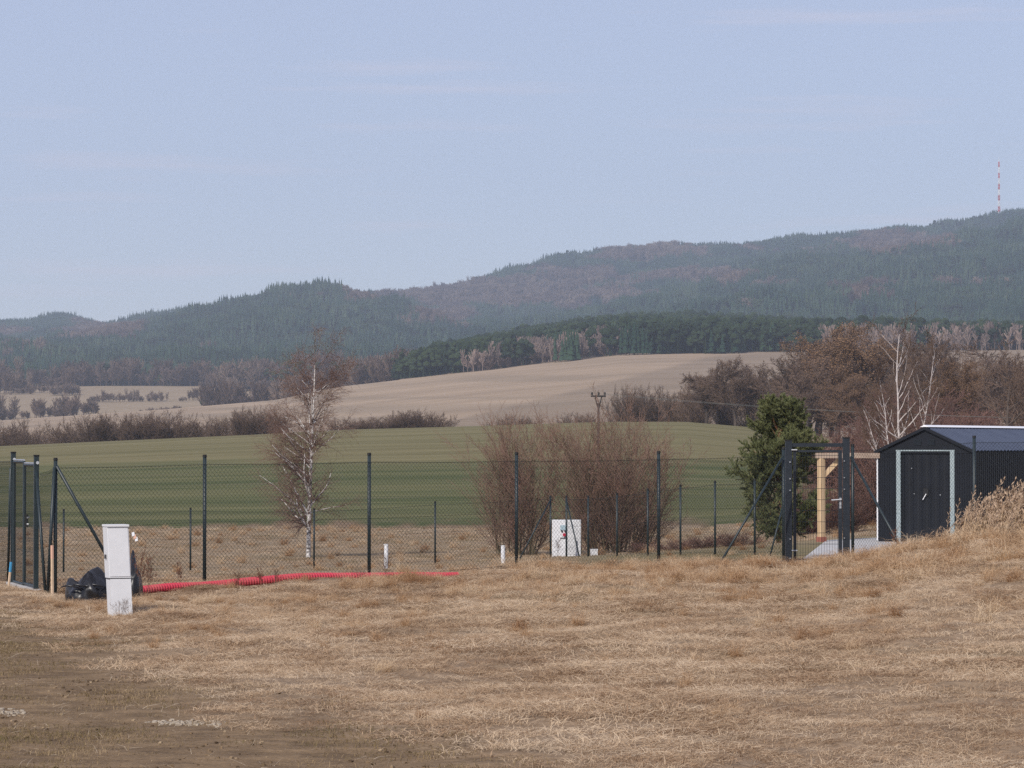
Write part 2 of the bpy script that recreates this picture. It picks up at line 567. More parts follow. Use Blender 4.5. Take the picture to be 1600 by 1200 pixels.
gr = gr + .45 * np.clip((YY - 62) / 3, 0, 1) * np.clip((80 - YY) / 6, 0, 1) * np.clip((cc - 860) / 80, 0, 1)
set_attr(ground, 'green', np.clip(gr, 0, .8).ravel())


def fan(name, D0, D1, nD, c0=-500, c1=2100, nc=130, m=None, label='', geo=False):
    Ds = np.geomspace(D0, D1, nD) if geo else np.linspace(D0, D1, nD)
    cs = np.linspace(c0, c1, nc)
    C, DD = np.meshgrid(cs, Ds)
    X = (C - 800) / F * DD
    Z = G(X, DD)
    o = part(name, np.stack([X, DD, Z], -1).reshape(-1, 3), grid_faces(*C.shape), m, smooth=True)
    structure(o, label)
    return o, C, DD, X, Z


M['field'] = ground_mat('winter_crop', [
    (None, (.070, .086, .030), (.152, .148, .064)),
    ('olive', (.142, .124, .055), (.215, .186, .092)),
    ('track', (.20, .165, .10), (.24, .20, .12)),
    ('rough', (.20, .135, .085), (.27, .19, .12))], (.05, .55), bump=.0, stretch=(.16, 2.0, 1), con=(.41, .60))
o, C, DD, X, Z = fan('green_field', 160.5, 665, 260, nc=120, m=M['field'], label='green winter crop field rising behind the fences to a low crest')
yi = HOR - (Z - EYE) / DD * F
set_attr(o, 'olive', (np.clip((730 - yi + 5 * vnoise(C / 150, DD / 20, 11)) / 14, 0, 1) * .9 + .28 * np.clip(vnoise(C / 900, DD / 7.0, 12) * 1.6, 0, 1)).clip(0, 1).ravel())
set_attr(o, 'track', (np.clip(1 - np.abs(((DD + C * .003) % 31) - 15) / 1.3, 0, 1) * .5 * np.clip(vnoise(C / 120, DD / 9, 13) + .6, 0, 1)).ravel())
set_attr(o, 'rough', (np.clip((C - 1240) / 60, 0, 1) * np.clip((520 - DD) / 10, 0, 1) * .9 + np.clip((166 + 7 * vnoise(C / 35, C * 0, 15) + 4 * vnoise(C / 9, DD / 5, 16) - DD) / 4, 0, 1)).clip(0, .95).ravel())
M['stubble'] = ground_mat('stubble', [
    (None, (.29, .215, .145), (.42, .315, .215)),
    ('darker', (.235, .178, .122), (.30, .225, .155)),
    ('band', (.25, .19, .13), (.32, .245, .17))], (.012, .12), bump=0, stretch=(.16, 1.5, 1), con=(.40, .60))
o, C, DD, X, Z = fan('stubble_field', 664, 1560, 220, nc=160, m=M['stubble'], label='pale stubble field sloping up to the woods')
yi = HOR - (Z - EYE) / DD * F
lim = np.interp(C, [600, 720, 900, 1050, 1110, 1300], [690, 652, 608, 571, 555, 540])
set_attr(o, 'darker', (np.clip((yi - lim) / 4, 0, 1) * np.clip((C - 650) / 40, 0, 1)).ravel())
set_attr(o, 'band', np.clip(vnoise(C / 260 + yi / 60, yi / 5.5, 14) * 1.3 - .1, 0, .8).ravel())
M['meadow'] = ground_mat('far_meadow', [
    (None, (.27, .205, .13), (.34, .26, .17)),
    ('wood', (.075, .055, .04), (.10, .075, .05))], (.01, .08), bump=0)
o, C, DD, X, Z = fan('far_meadow', 1559, 2401, 60, nc=130, m=M['meadow'], label='distant pale meadow below the wooded hills')
set_attr(o, 'wood', np.clip((C - 600) / 20, 0, 1).ravel())

# which trees grow where on the hills, in columns and rows of the view
BARE = [(770, 462, 200, 24, 1.0), (640, 470, 90, 14, .9), (900, 440, 120, 22, .75), (1010, 400, 130, 18, .7), (1400, 385, 90, 17, .95), (1250, 398, 80, 10, .6),
        (150, 530, 55, 17, 1.0), (205, 520, 40, 12, .6), (690, 500, 60, 16, .8), (1080, 440, 90, 12, .8), (850, 480, 80, 12, .8), (1010, 540, 30, 8, .5), (50, 560, 60, 10, .5), (300, 560, 60, 8, .45),
        (1500, 455, 120, 10, .55), (1200, 455, 90, 8, .5), (1340, 470, 120, 9, .5), (20, 525, 60, 8, .5), (960, 470, 70, 10, .7)]
CLEAR = [(500, 494, 48, 3.0), (205, 537, 22, 5), (35, 541, 25, 3.0), (1445, 448, 60, 4.0), (1040, 408, 40, 3.0), (1570, 377, 30, 3.0), (1150, 470, 60, 2.4), (1330, 452, 40, 2.6), (90, 604, 60, 2.0), (800, 447, 40, 2.2)]
# NB: rows are where the ground itself is seen; tree tops reach higher


def blobs(lst, c, y):
    v = np.zeros_like(c)
    for b in lst:
        w = b[4] if len(b) > 4 else 1.0
        v = np.maximum(v, w * np.exp(-(((c - b[0]) / b[2]) ** 2 + ((y - b[1]) / b[3]) ** 2)))
    return v


M['hill'] = ground_mat('forest_floor', [
    (None, (.055, .050, .032), (.085, .070, .045)),
    ('clear', (.24, .18, .125), (.30, .22, .15))], (.006, .05), bump=0)
o, C, DD, X, Z = fan('hills', 2400, 6900, 150, nc=200, m=M['hill'], label='long wooded hills closing the view')
yi = HOR - (Z - EYE) / DD * F
set_attr(o, 'clear', np.clip(blobs(CLEAR, C, yi) * 2.2 - .8, 0, 1).ravel())

# ------------------------------------------------------------------ scattered stuff (grass, far woods)
def proto_meshes(name, meshes, m):
    out = []
    for k, (V, Fc) in enumerate(meshes):
        me = bpy.data.meshes.new(name)
        me.from_pydata(np.asarray(V, float).reshape(-1, 3).tolist(), [], Fc.tolist() if isinstance(Fc, np.ndarray) else Fc)
        me.update()
        me.materials.append(m[k] if isinstance(m, list) else m)
        out.append(bpy.data.objects.new(name, me))
    return out


def scatter(name, pts, rot, scl, idx, coll, label, cat):
    me = bpy.data.meshes.new(name)
    pts = np.asarray(pts, np.float32)
    me.vertices.add(len(pts))
    me.vertices.foreach_set('co', pts.ravel())
    a = me.attributes.new('rot', 'FLOAT_VECTOR', 'POINT'); a.data.foreach_set('vector', np.asarray(rot, np.float32).ravel())
    a = me.attributes.new('scl', 'FLOAT_VECTOR', 'POINT'); a.data.foreach_set('vector', np.asarray(scl, np.float32).ravel())
    a = me.attributes.new('idx', 'INT', 'POINT'); a.data.foreach_set('value', np.asarray(idx, np.int32))
    o = bpy.data.objects.new(name, me)
    COL.objects.link(o)
    ng = bpy.data.node_groups.new(name, 'GeometryNodeTree')
    ng.interface.new_socket('Geometry', in_out='INPUT', socket_type='NodeSocketGeometry')
    ng.interface.new_socket('Geometry', in_out='OUTPUT', socket_type='NodeSocketGeometry')
    N, L = ng.nodes, ng.links
    gi, go = N.new('NodeGroupInput'), N.new('NodeGroupOutput')
    def na(n, t):
        q = N.new('GeometryNodeInputNamedAttribute'); q.data_type = t; q.inputs['Name'].default_value = n
        return q.outputs['Attribute']
    er = N.new('FunctionNodeEulerToRotation')
    L.new(na('rot', 'FLOAT_VECTOR'), er.inputs[0])
    ids, sc_ = na('idx', 'INT'), na('scl', 'FLOAT_VECTOR')
    jn = N.new('GeometryNodeJoinGeometry')
    for k in sorted(set(int(v) for v in idx)):
        oi = N.new('GeometryNodeObjectInfo')
        oi.inputs['Object'].default_value = coll[k]
        cp = N.new('FunctionNodeCompare'); cp.data_type = 'INT'; cp.operation = 'EQUAL'
        ci_ = [q for q in cp.inputs if q.type == 'INT']
        L.new(ids, ci_[0]); ci_[1].default_value = k
        ip = N.new('GeometryNodeInstanceOnPoints')
        L.new(gi.outputs[0], ip.inputs['Points'])
        L.new(cp.outputs[0], ip.inputs['Selection'])
        L.new(oi.outputs['Geometry'], ip.inputs['Instance'])
        L.new(er.outputs[0], ip.inputs['Rotation'])
        L.new(sc_, ip.inputs['Scale'])
        L.new(ip.outputs[0], jn.inputs[0])
    L.new(jn.outputs[0], go.inputs[0])
    md = o.modifiers.new('scatter', 'NODES')
    md.node_group = ng
    return tag(o, label, cat, kind='stuff')


rng = random.Random(11)
nr = np.random.default_rng(5)


# ---- far trees, put together in clumps
def conifer(h, w, rg, n=7, tiers=4):
    V, Fc = [], []
    for t in range(tiers):
        z0 = h * (.12 + .80 * t / tiers); z1 = min(h, z0 + h * (.36 if t < tiers - 1 else .30))
        rr = w * .5 * (1 - .8 * t / tiers)
        b = len(V)
        for k in range(n):
            a = 2 * math.pi * (k + rg.random() * .6) / n
            q = rr * rg.uniform(.6, 1.15)
            V.append((q * math.cos(a), q * math.sin(a), z0 - rg.random() * h * .05))
        V.append((rg.uniform(-.1, .1) * rr, rg.uniform(-.1, .1) * rr, z1))
        Fc += [(b + k, b + (k + 1) % n, b + n) for k in range(n)]
    b = len(V)
    V += [(-.2, 0, 0), (.2, 0, 0), (.12, .1, h * .4), (-.12, .1, h * .4)]
    Fc += [(b, b + 1, b + 2, b + 3)]
    return np.array(V), Fc


def round_pine(h, w, rg):
    """pine or rounded evergreen: trunk and a crown of ragged lumps"""
    parts = []
    V, Fc = tubes([(0, 0, 0)], [(0, 0, h * .75)], [.28], [.15], 4)
    parts.append((V, Fc.tolist()))
    for k in range(7):
        z = h * rg.uniform(.42, .93); q = w * .5 * (1.15 - z / h) * 1.3
        a = rg.random() * 6.28
        cx, cy = q * math.cos(a) * .8, q * math.sin(a) * .8
        n = 7
        P = []
        for i in range(2):
            for j in range(n):
                t = 2 * math.pi * (j + .5 * i) / n
                s = w * .26 * rg.uniform(.65, 1.2)
                P.append((cx + s * math.cos(t), cy + s * math.sin(t), z + (i - .5) * w * .2 * rg.uniform(.4, 1.4)))
        P += [(cx, cy, z + w * .26), (cx, cy, z - w * .2)]
        f = [(j, (j + 1) % n, n + j) for j in range(n)] + [((j + 1) % n, n + (j + 1) % n, n + j) for j in range(n)]
        f += [(n + j, n + (j + 1) % n, 2 * n) for j in range(n)] + [((j + 1) % n, j, 2 * n + 1) for j in range(n)]
        parts.append((P, f))
    V, Fc = cat_mesh(*parts)
    return V, Fc


def spray_tree(h, w, rg, n=46):
    """bare broadleaf seen from kilometres away: trunk and a spray of rising limbs with twig fans"""
    P0, P1, A, B = [(0, 0, 0)], [(0, 0, h * .7)], [.22], [.1]
    for k in range(n):
        z = h * rg.uniform(.2, .7); a = rg.random() * 6.28
        q = w * .5 * rg.uniform(.35, 1.0)
        e = (q * math.cos(a), q * math.sin(a), min(h, z + h * rg.uniform(.12, .42)))
        P0.append((0, 0, z)); P1.append(e); A.append(.09); B.append(.22 * rg.uniform(.5, 1.5))
    V, Fc = tubes(P0, P1, A, B, 3)
    return V, Fc.tolist()


def clump(fn, n, rad, rg):
    ps = []
    for k in range(n):
        for _ in range(20):
            x, y = rg.uniform(-rad, rad), rg.uniform(-rad, rad)
            if x * x + y * y < rad * rad:
                break
        V, Fc = fn(rg)
        a = rg.random() * 6.28
        Rm = np.array([[math.cos(a), -math.sin(a), 0], [math.sin(a), math.cos(a), 0], [0, 0, 1]])
        ps.append((np.asarray(V) @ Rm.T + np.array([x, y, 0]), Fc))
    return cat_mesh(*ps)


far_meshes, far_mats = [], []
for k in range(6):
    far_meshes.append(clump(lambda r: conifer(r.uniform(13, 21), r.uniform(4.5, 6.5), r), 13, 11.5, rng)); far_mats.append(M['conifer'])
for k in range(4):
    far_meshes.append(clump(lambda r: spray_tree(r.uniform(11, 18), r.uniform(6, 9), r), 9, 11.5, rng)); far_mats.append(M['far_bare'])
for k in range(4):
    far_meshes.append(clump(lambda r: round_pine(r.uniform(11, 15), r.uniform(5, 7.5), r), 9, 10, rng)); far_mats.append(M['conifer_near'])
for k in range(3):
    far_meshes.append(clump(lambda r: spray_tree(r.uniform(8, 13), r.uniform(3.0, 5.0), r, 30), 9, 9, rng)); far_mats.append(M['far_birch'])
for k in range(3):
    far_meshes.append(clump(lambda r: spray_tree(r.uniform(4.5, 8), r.uniform(5, 8), r, 46), 6, 8, rng)); far_mats.append(M['far_bare'])
FAR = proto_meshes('far_tree_clump', far_meshes, far_mats)


def fan_points(D0, D1, c0, c1, spacing):
    area = (c1 - c0) / F * (D1 * D1 - D0 * D0) / 2
    n = int(area / spacing ** 2)
    D = np.sqrt(nr.uniform(D0 * D0, D1 * D1, n))
    c = nr.uniform(c0, c1, n)
    return c, D


def place_wood(name, c, D, idx, sc, label, cat='forest'):
    X = (c - 800) / F * D
    Z = G(X, D) - .4
    n = len(c)
    rot = np.zeros((n, 3)); rot[:, 2] = nr.uniform(0, 6.28, n)
    s = np.stack([sc * nr.uniform(.9, 1.1, n), sc * nr.uniform(.9, 1.1, n), sc * nr.uniform(.82, 1.15, n)], -1)
    return scatter(name, np.stack([X, D, Z], -1), rot, s, idx, FAR, label, cat)


c, D = fan_points(2400, 6080, -150, 1750, 14.5)
keep = ~((c > 590) & (D < 2650) & (D > 2400))
c, D = c[keep], D[keep]
X = (c - 800) / F * D
yi = HOR - (G(X, D) - EYE) / D * F
cl = blobs(CLEAR, c, yi) * 2.2 - .8
bare = blobs(BARE, c, yi) * 1.25 + .32 * vnoise(c / 45, yi / 7, 21) + .22 * vnoise(c / 14, yi / 3.5, 22) + .06
isb = bare > .52
idx = np.where(isb, 6 + nr.integers(0, 4, len(c)), nr.integers(0, 6, len(c)))
mixd = (~isb) & (nr.random(len(c)) < .34)
idx = np.where(mixd, 10 + nr.integers(0, 4, len(c)), idx)
hs = (1 + .34 * vnoise(c / 40, yi / 6, 23)) * nr.uniform(.75, 1.2, len(c)) * np.where(D > 5200, .78, .84)
k = cl < nr.uniform(0, .6, len(c))
place_wood('hill_forest', c[k], D[k], idx[k], hs[k], 'blue-green conifer forest with red-brown bare patches covering the far hills')

# the knoll wood above the stubble field
c, D = fan_points(1515, 2420, 628, 1750, 9.5)
X = (c - 800) / F * D
edge = 1512 + 30 * vnoise(c / 40, c * 0, 31) + np.interp(c, [620, 640, 980, 1000, 1300], [0, 0, 10, 20, 20])
k = D > edge
c, D, edge = c[k], D[k], edge[k]
front = D < edge + np.interp(c, [630, 735, 745, 980, 985, 1200, 1400, 1600], [0, 0, 120, 110, 0, 0, 90, 200])
birchy = front & (nr.random(len(c)) < .75)
idx = np.where(birchy, 14 + nr.integers(0, 3, len(c)), np.where(nr.random(len(c)) < .3, nr.integers(0, 6, len(c)), 10 + nr.integers(0, 4, len(c))))
low = birchy & (c < 990) & (D < edge + 30) & (nr.random(len(c)) < .6)
idx = np.where(low, 17 + nr.integers(0, 3, len(c)), idx)
hs = np.interp(c, [628, 660, 760, 1000, 1600], [.66, .88, .98, 1.05, 1.0]) * np.where(low, .8, 1.0) * np.where(idx < 6, .72, 1)
place_wood('knoll_wood', c, D, idx, hs, 'dark pine wood with pale bare birches along the top of the stubble field')

# brush belts beyond the stubble field on the left
cs_, Ds_, ss_ = [], [], []
for c0, c1, D0, D1, n, s in ((-120, 150, 1700, 1760, 24, .75), (225, 330, 1705, 1750, 4, .5), (320, 500, 1660, 1720, 26, .8), (330, 560, 2200, 2330, 90, 1.15), (440, 640, 1590, 1640, 60, .85), (555, 640, 1800, 2300, 90, 1.05), (-120, 110, 2150, 2260, 30, .9), (-150, 640, 2380, 2420, 120, 1.1), (100, 360, 2010, 2030, 14, .5)):
    cs_.append(nr.uniform(c0, c1, n)); Ds_.append(nr.uniform(D0, D1, n)); ss_.append(np.full(n, s))
c, D, hs = np.concatenate(cs_), np.concatenate(Ds_), np.concatenate(ss_) * nr.uniform(.75, 1.2, sum(len(q) for q in cs_))
idx = np.where((nr.random(len(c)) < .12) & (hs > .78), 10 + nr.integers(0, 4, len(c)), np.where(nr.random(len(c)) < .4, 6 + nr.integers(0, 4, len(c)), 17 + nr.integers(0, 3, len(c))))
place_wood('far_brush', c, D, idx, hs, 'purplish bare brush belts in the hollow left of the stubble field', 'brush')


# ---- grass
def blades(n, spread, ln, elev, droop, w, rg, aim=None, aimspread=3.14):
    V, Fc = [], []
    for k in range(n):
        a0 = rg.random() * 6.28; q = spread * math.sqrt(rg.random())
        p = Vector((q * math.cos(a0), q * math.sin(a0), -.01))
        a = rg.uniform(0, 6.28) if aim is None else aim + rg.gauss(0, aimspread)
        L_ = rg.uniform(*ln); e = R(rg.uniform(*elev)); ww = w * rg.uniform(.7, 1.4)
        b = len(V)
        m = 3
        tw = rg.uniform(-1, 1)
        for i in range(m + 1):
            t = i / m
            side = Vector((-math.sin(a), math.cos(a), 0)) * math.cos(tw) + Vector((0, 0, 1)) * math.sin(tw) * .6
            if i < m:
                V += [tuple(p - side * ww * (1 - .6 * t)), tuple(p + side * ww * (1 - .6 * t))]
                p = p + Vector((math.cos(a) * math.cos(e), math.sin(a) * math.cos(e), math.sin(e))) * (L_ / m)
                e -= R(droop) * rg.uniform(.6, 1.3) / m
                a += rg.gauss(0, .12)
                if p.z < .005:
                    p.z = .005 + rg.random() * .012; e = max(e, 0)
            else:
                V.append(tuple(p))
        for i in range(m - 1):
            Fc.append((b + 2 * i, b + 2 * i + 1, b + 2 * i + 3, b + 2 * i + 2))
        Fc.append((b + 2 * m - 2, b + 2 * m - 1, b + 2 * m))
    return V, Fc


STRAW = grass_mat('dry_grass', [(.31, .195, .115), (.48, .335, .21), (.60, .455, .305), (.70, .555, .395)], .55)
TUSSOCK = grass_mat('tussock_grass', [(.36, .205, .105), (.50, .32, .175), (.60, .43, .27), (.68, .53, .36)], .5)
SHORT = grass_mat('short_grass', [(.15, .120, .048), (.21, .155, .075), (.28, .20, .105), (.38, .28, .165)], .6)
PALE = grass_mat('bleached_straw', [(.45, .36, .25), (.60, .50, .37), (.70, .61, .48)], 2.0)
gm, gmat = [], []
for k in range(6):   # 0-5 matted grass
    gm.append(blades(56, .15, (.04, .15), (3, 36), 40, .0017, rng, aim=.3, aimspread=1.5)); gmat.append(STRAW)
for k in range(4):   # 6-9 tussocks
    gm.append(blades(170, .10, (.18, .46), (30, 88), 135, .0023, rng)); gmat.append(TUSSOCK)
for k in range(4):   # 10-13 short sparse grass of the bare ground
    gm.append(blades(30, .15, (.015, .045), (3, 45), 30, .0017, rng)); gmat.append(SHORT)
for k in range(3):   # 14-16 single bleached straws
    gm.append(blades(4, .14, (.06, .17), (2, 22), 8, .0013, rng)); gmat.append(PALE)
GRASS = proto_meshes('grass_tuft', gm, gmat)


def grass(name, c, D, idx, scl, label, lean=None):
    X = (c - 800) / F * D
    Z = G(X, D)
    n = len(c)
    rot = np.zeros((n, 3))
    rot[:, 2] = nr.uniform(0, 6.28, n) if lean is None else lean(X, D) + nr.normal(0, .9, n)
    s = np.repeat(scl[:, None], 3, 1)
    s[:, 2] *= nr.uniform(.75, 1.25, n)
    return scatter(name, np.stack([X, D, Z], -1), rot, s, idx, GRASS, label, 'grass')


sway = lambda X, D: 2.2 * vnoise(X / 1.2, D / 2.2, 41)
c, D = fan_points(13.5, 57.5, -120, 1720, .115)
X = (c - 800) / F * D
dd = dirt(X, D)
slab = (c > 1245) & (D > 59)
thin = np.clip(.95 + .95 * vnoise(X / 1.3, D / 2.6, 45) + .5 * vnoise(X / .45, D / 1.0, 46), .34, 1)
k = (nr.random(len(c)) > dd * 1.05) & (nr.random(len(c)) < thin) & (nr.random(len(c)) < np.interp(D, [14, 30, 57], [1, .9, .75]))
c1, D1 = c[k], D[k]
X1 = (c1 - 800) / F * D1
sc = nr.uniform(.75, 1.3, len(c1)) * np.interp(D1, [14, 22, 40], [.8, 1.0, 1.25]) * (1 + .25 * vnoise(X1 / .8, D1 / 1.6, 42))
grass('matted_grass', c1, D1, nr.integers(0, 6, len(c1)), sc, 'matted dry straw-coloured grass covering the meadow', sway)
# tussocks: thick towards the fence line, scattered in front
c, D = fan_points(15, 57.5, -120, 1720, .22)
X = (c - 800) / F * D
dens = np.interp(D, [15, 26, 36, 42, 50, 57], [.010, .03, .14, .34, .42, .40]) * np.clip(.55 + 1.9 * vnoise(X / .62, D / 1.1, 43), .02, 2) * (1 - dirt(X, D))
dens *= np.where((c > 0) & (c < 60), .2, 1) * np.where((c > 700) & (c < 1700) & (D > 40), 1.25, 1)
dens *= np.where((c < 720) & (D > 49.8), .25, 1) * np.where((c > 195) & (c < 550) & (D > 45.5), .22, 1)
k = nr.random(len(c)) < dens
c, D = c[k], D[k]
sc = nr.uniform(.5, 1.0, len(c)) * np.interp(c, [0, 200, 700, 1250, 1420, 1600], [.6, .75, .85, .95, 1.2, 1.4]) * np.interp(D, [15, 40, 48], [.45, .8, 1])
grass('tussock_grass', c, D, 6 + nr.integers(0, 4, len(c)), sc, 'arching tussocks of dry grass along the fence line')
c, D = fan_points(13.5, 46, -120, 1300, .11)
X = (c - 800) / F * D
k = nr.random(len(c)) < dirt(X, D) * .62 * np.clip(.45 + .9 * vnoise(X / .8, D / 2, 44), .08, 1)
c, D = c[k], D[k]
grass('short_grass', c, D, 10 + nr.integers(0, 4, len(c)), nr.uniform(.6, 1.3, len(c)), 'thin short grass on the trodden earth')
c, D = fan_points(13.5, 50, -120, 1720, .30)
k = nr.random(len(c)) > .5 * dirt((c - 800) / F * D, D)
c, D = c[k], D[k]
grass('bleached_straw', c, D, 14 + nr.integers(0, 3, len(c)), nr.uniform(.6, 1.2, len(c)), 'single bleached straws lying on the meadow')
# clods of earth and bits of litter on the trodden ground
CLOD = grass_mat('earth_clods', [(.07, .046, .028), (.13, .088, .052), (.22, .150, .088), (.38, .29, .19)], 3.0, .95, 0)
cm = []
for k in range(4):
    V, Fc = box((0, 0, .004), (.030, .022, .014), rng.random() * 3)
    V2, F2 = box((rng.uniform(-.015, .015), rng.uniform(-.01, .01), .010), (.017, .015, .010), rng.random() * 3)
    cm.append(cat_mesh(([tuple(q * rng.uniform(.75, 1.2) for q in v) for v in V], Fc), ([tuple(q * rng.uniform(.85, 1.15) for q in v) for v in V2], F2)))
CLODS = proto_meshes('earth_clod', cm, CLOD)
c, D = fan_points(13.5, 40, -120, 1300, .10)
X = (c - 800) / F * D
k = nr.random(len(c)) < np.clip(dirt(X, D) + .05, 0, 1) * np.clip(.45 + .9 * vnoise(X / .5, D / 1.5, 47), .05, 1)
c, D, X = c[k], D[k], X[k]
n = len(c)
scatter('earth_clods', np.stack([X, D, G(X, D)], -1), np.stack([np.zeros(n), np.zeros(n), nr.uniform(0, 6.28, n)], -1), np.repeat((.22 + .62 * nr.random(n) ** 3)[:, None], 3, 1), nr.integers(0, 4, n), CLODS, 'crumbs of earth and litter on the trodden ground', 'earth')
# rough grass inside the plot and out to the field edge
c, D = fan_points(57.5, 160, -150, 1750, .62)
X = (c - 800) / F * D
k = (nr.random(len(c)) < np.interp(D, [57, 80, 110, 160], [.5, .55, .5, .35])) & ~((c > 1230) & (D > 58) & (D < 77))
c, D = c[k], D[k]
X = (c - 800) / F * D
gg = (c > 880) & (D > 60) & (D < 80)
idx = np.where(nr.random(len(c)) < np.where(gg, .85, .25), 10 + nr.integers(0, 4, len(c)), np.where(nr.random(len(c)) < .92, nr.integers(0, 6, len(c)), 6 + nr.integers(0, 4, len(c))))
sc = nr.uniform(.8, 1.5, len(c)) * np.where(D > 82, np.interp(D, [82, 160], [1.3, 1.8]), .95) * np.where(idx >= 10, 1.8, 1) * np.where((idx >= 6) & (idx < 10), .6, 1)
grass('rough_grass', c, D, idx, sc, 'short rough grass inside the plot and beyond the rear fence')
# ------------------------------------------------------------------ fences and gates
def chain_link(A, B, zb, zt, pitch=.075, r=.0021, pron=True):
    """woven diagonal wires between two upright edges A and B; zb, zt are (bottom, top) heights at A and B"""
    A = np.array(A[:2], float); B = np.array(B[:2], float)
    L_ = np.linalg.norm(B - A)
    nrm = np.array([-(B - A)[1], (B - A)[0]]) / L_
    H = max(zt[0] - zb[0], zt[1] - zb[1])
    P0, P1 = [], []

    def pt(s, t, off):
        f = s / L_
        lo = zb[0] + (zb[1] - zb[0]) * f; hi = zt[0] + (zt[1] - zt[0]) * f
        q = A + (B - A) * f + nrm * off
        sag = -.012 * math.sin(math.pi * f) * (t / H)
        return (q[0], q[1], lo + (hi - lo) * t / H + sag)
    for sgn in (1, -1):
        k = -H if sgn > 0 else 0.0
        end = L_ if sgn > 0 else L_ + H
        while k < end:
            # line s = k + sgn * t
            t0, t1 = 0.0, H
            if sgn > 0:
                t0 = max(t0, -k); t1 = min(t1, L_ - k)
            else:
                t0 = max(t0, k - L_); t1 = min(t1, k)
            if t1 - t0 > .02:
                P0.append(pt(k + sgn * t0, t0, .0016 * sgn)); P1.append(pt(k + sgn * t1, t1 + (.02 if pron and t1 == H else 0), .0016 * sgn))
            k += pitch
    V, Fc = tubes(P0, P1, np.full(len(P0), r), np.full(len(P0), r), 3)
    return V, Fc


def line_wire(pts, r):
    pts = np.asarray([tuple(p) for p in pts], float)
    return path_tube(pts, np.full(len(pts), r), 4)


def sub(name, V, Fc, m, p, root, smooth=False):
    V = np.asarray(V, float).reshape(-1, 3) - np.array(root.location)
    me_loc = p.location.copy()
    p.location = (0, 0, 0)
    o = part(name, V, Fc, m, p, smooth)
    p.location = me_loc
    return o


def post(root, base, top_z, r, cap=True, m=None, lean=(0, 0), sink=.25):
    m = m or M['fence']
    b = Vector((base[0], base[1], base[2] - sink))
    t = Vector((base[0] + lean[0], base[1] + lean[1], top_z))
    p = part('post', *bar(b, t, r, n=10), m, root, True)
    if cap:
        sub('post_cap', *bar(t - Vector((0, 0, .012)), t + Vector((0, 0, .028)), r * 1.2, r * 1.05, 10), M['cap'], p, root)
    return p


def fence_D(c):
    return F / (102 + (84 - 102) * (c - 87) / (1228 - 87))


def fence_run(root, stations, r=.03, mesh_drop=.13, pitch=.075, wr=.0021, posts=True, skip_mesh=()):
    """stations: (column, distance, image row of the top)"""
    P = []
    for c, D, yt in stations:
        b = on(c, D)
        P.append((b, EYE + (HOR - yt) / F * D))
    if posts:
        for b, zt in P:
            post(root, b, zt, r)
    for k in range(len(P) - 1):
        if k in skip_mesh:
            continue
        (a, za), (b, zb) = P[k], P[k + 1]
        off = Vector((0, -r - .004, 0))
        A, B = a + off, b + off
        V, Fc = chain_link(A, B, (a.z + .03, b.z + .03), (za - mesh_drop, zb - mesh_drop), pitch, wr)
        part('chain_link_mesh', V, Fc, M['wire'], root)
        for f in (1.0, .52, .02):
            pts = [(A.x + (B.x - A.x) * t, A.y + (B.y - A.y) * t, (a.z + .03) * (1 - t) + (b.z + .03) * t + f * ((za - mesh_drop - a.z - .03) * (1 - t) + (zb - mesh_drop - b.z - .03) * t) - .012 * math.sin(math.pi * t) * f) for t in np.linspace(0, 1, 7)]
            part('tension_wire', *line_wire(pts, .003 if f == 1 else .002), M['wire'], root)
    return P


def brace(root, top, foot, r=.021, m=None):
    o = part('brace', *bar(top, foot, r, n=8), m or M['fence'], root, True)
    return o


# the long front fence
ST = [(87, fence_D(87), 718), (320, fence_D(320), 713), (577, fence_D(577), 710), (807, fence_D(807), 709), (1029, fence_D(1029), 707), (1224, fence_D(1224), 701)]
front = thing('chain_link_fence', 'long dark green chain-link fence nearest the camera, between the two gates', 'fence', on(577, fence_D(577)))
PF = fence_run(front, ST)
brace(front, PF[0][0] + Vector((.02, -.03, PF[0][1] - PF[0][0].z - .1)), on(205, fence_D(190) - .25, -.05), .026)
top = at(1222, 715, fence_D(1222)) + Vector((0, -.05, 0))
brace(front, top, on(1121, fence_D(1121) - .15, -.02), .021)
# short side run from the corner to the drive gate, with its own brace
GA = on(57, 49.9); GB = on(21, 52.4)
za = EYE + (HOR - 713) / F * 49.9; zb = EYE + (HOR - 708) / F * 52.4
cx = PF[0][0]
V, Fc = chain_link(GA + Vector((.05, 0, 0)), cx, (GA.z + .03, cx.z + .03), (za - .28, PF[0][1] - .14))
part('chain_link_mesh', V, Fc, M['wire'], front)
part('tension_wire', *line_wire([(GA.x + .05, GA.y, za - .28), (GA.x * .5 + cx.x * .5, GA.y * .5 + cx.y * .5, za - .30), (cx.x, cx.y, PF[0][1] - .14)], .0022), M['wire'], front)
brace(front, Vector((cx.x - .01, cx.y - .04, PF[0][1] - .12)), Vector((XD(78, 49.1), 48.9, GA.z - .02)), .026)

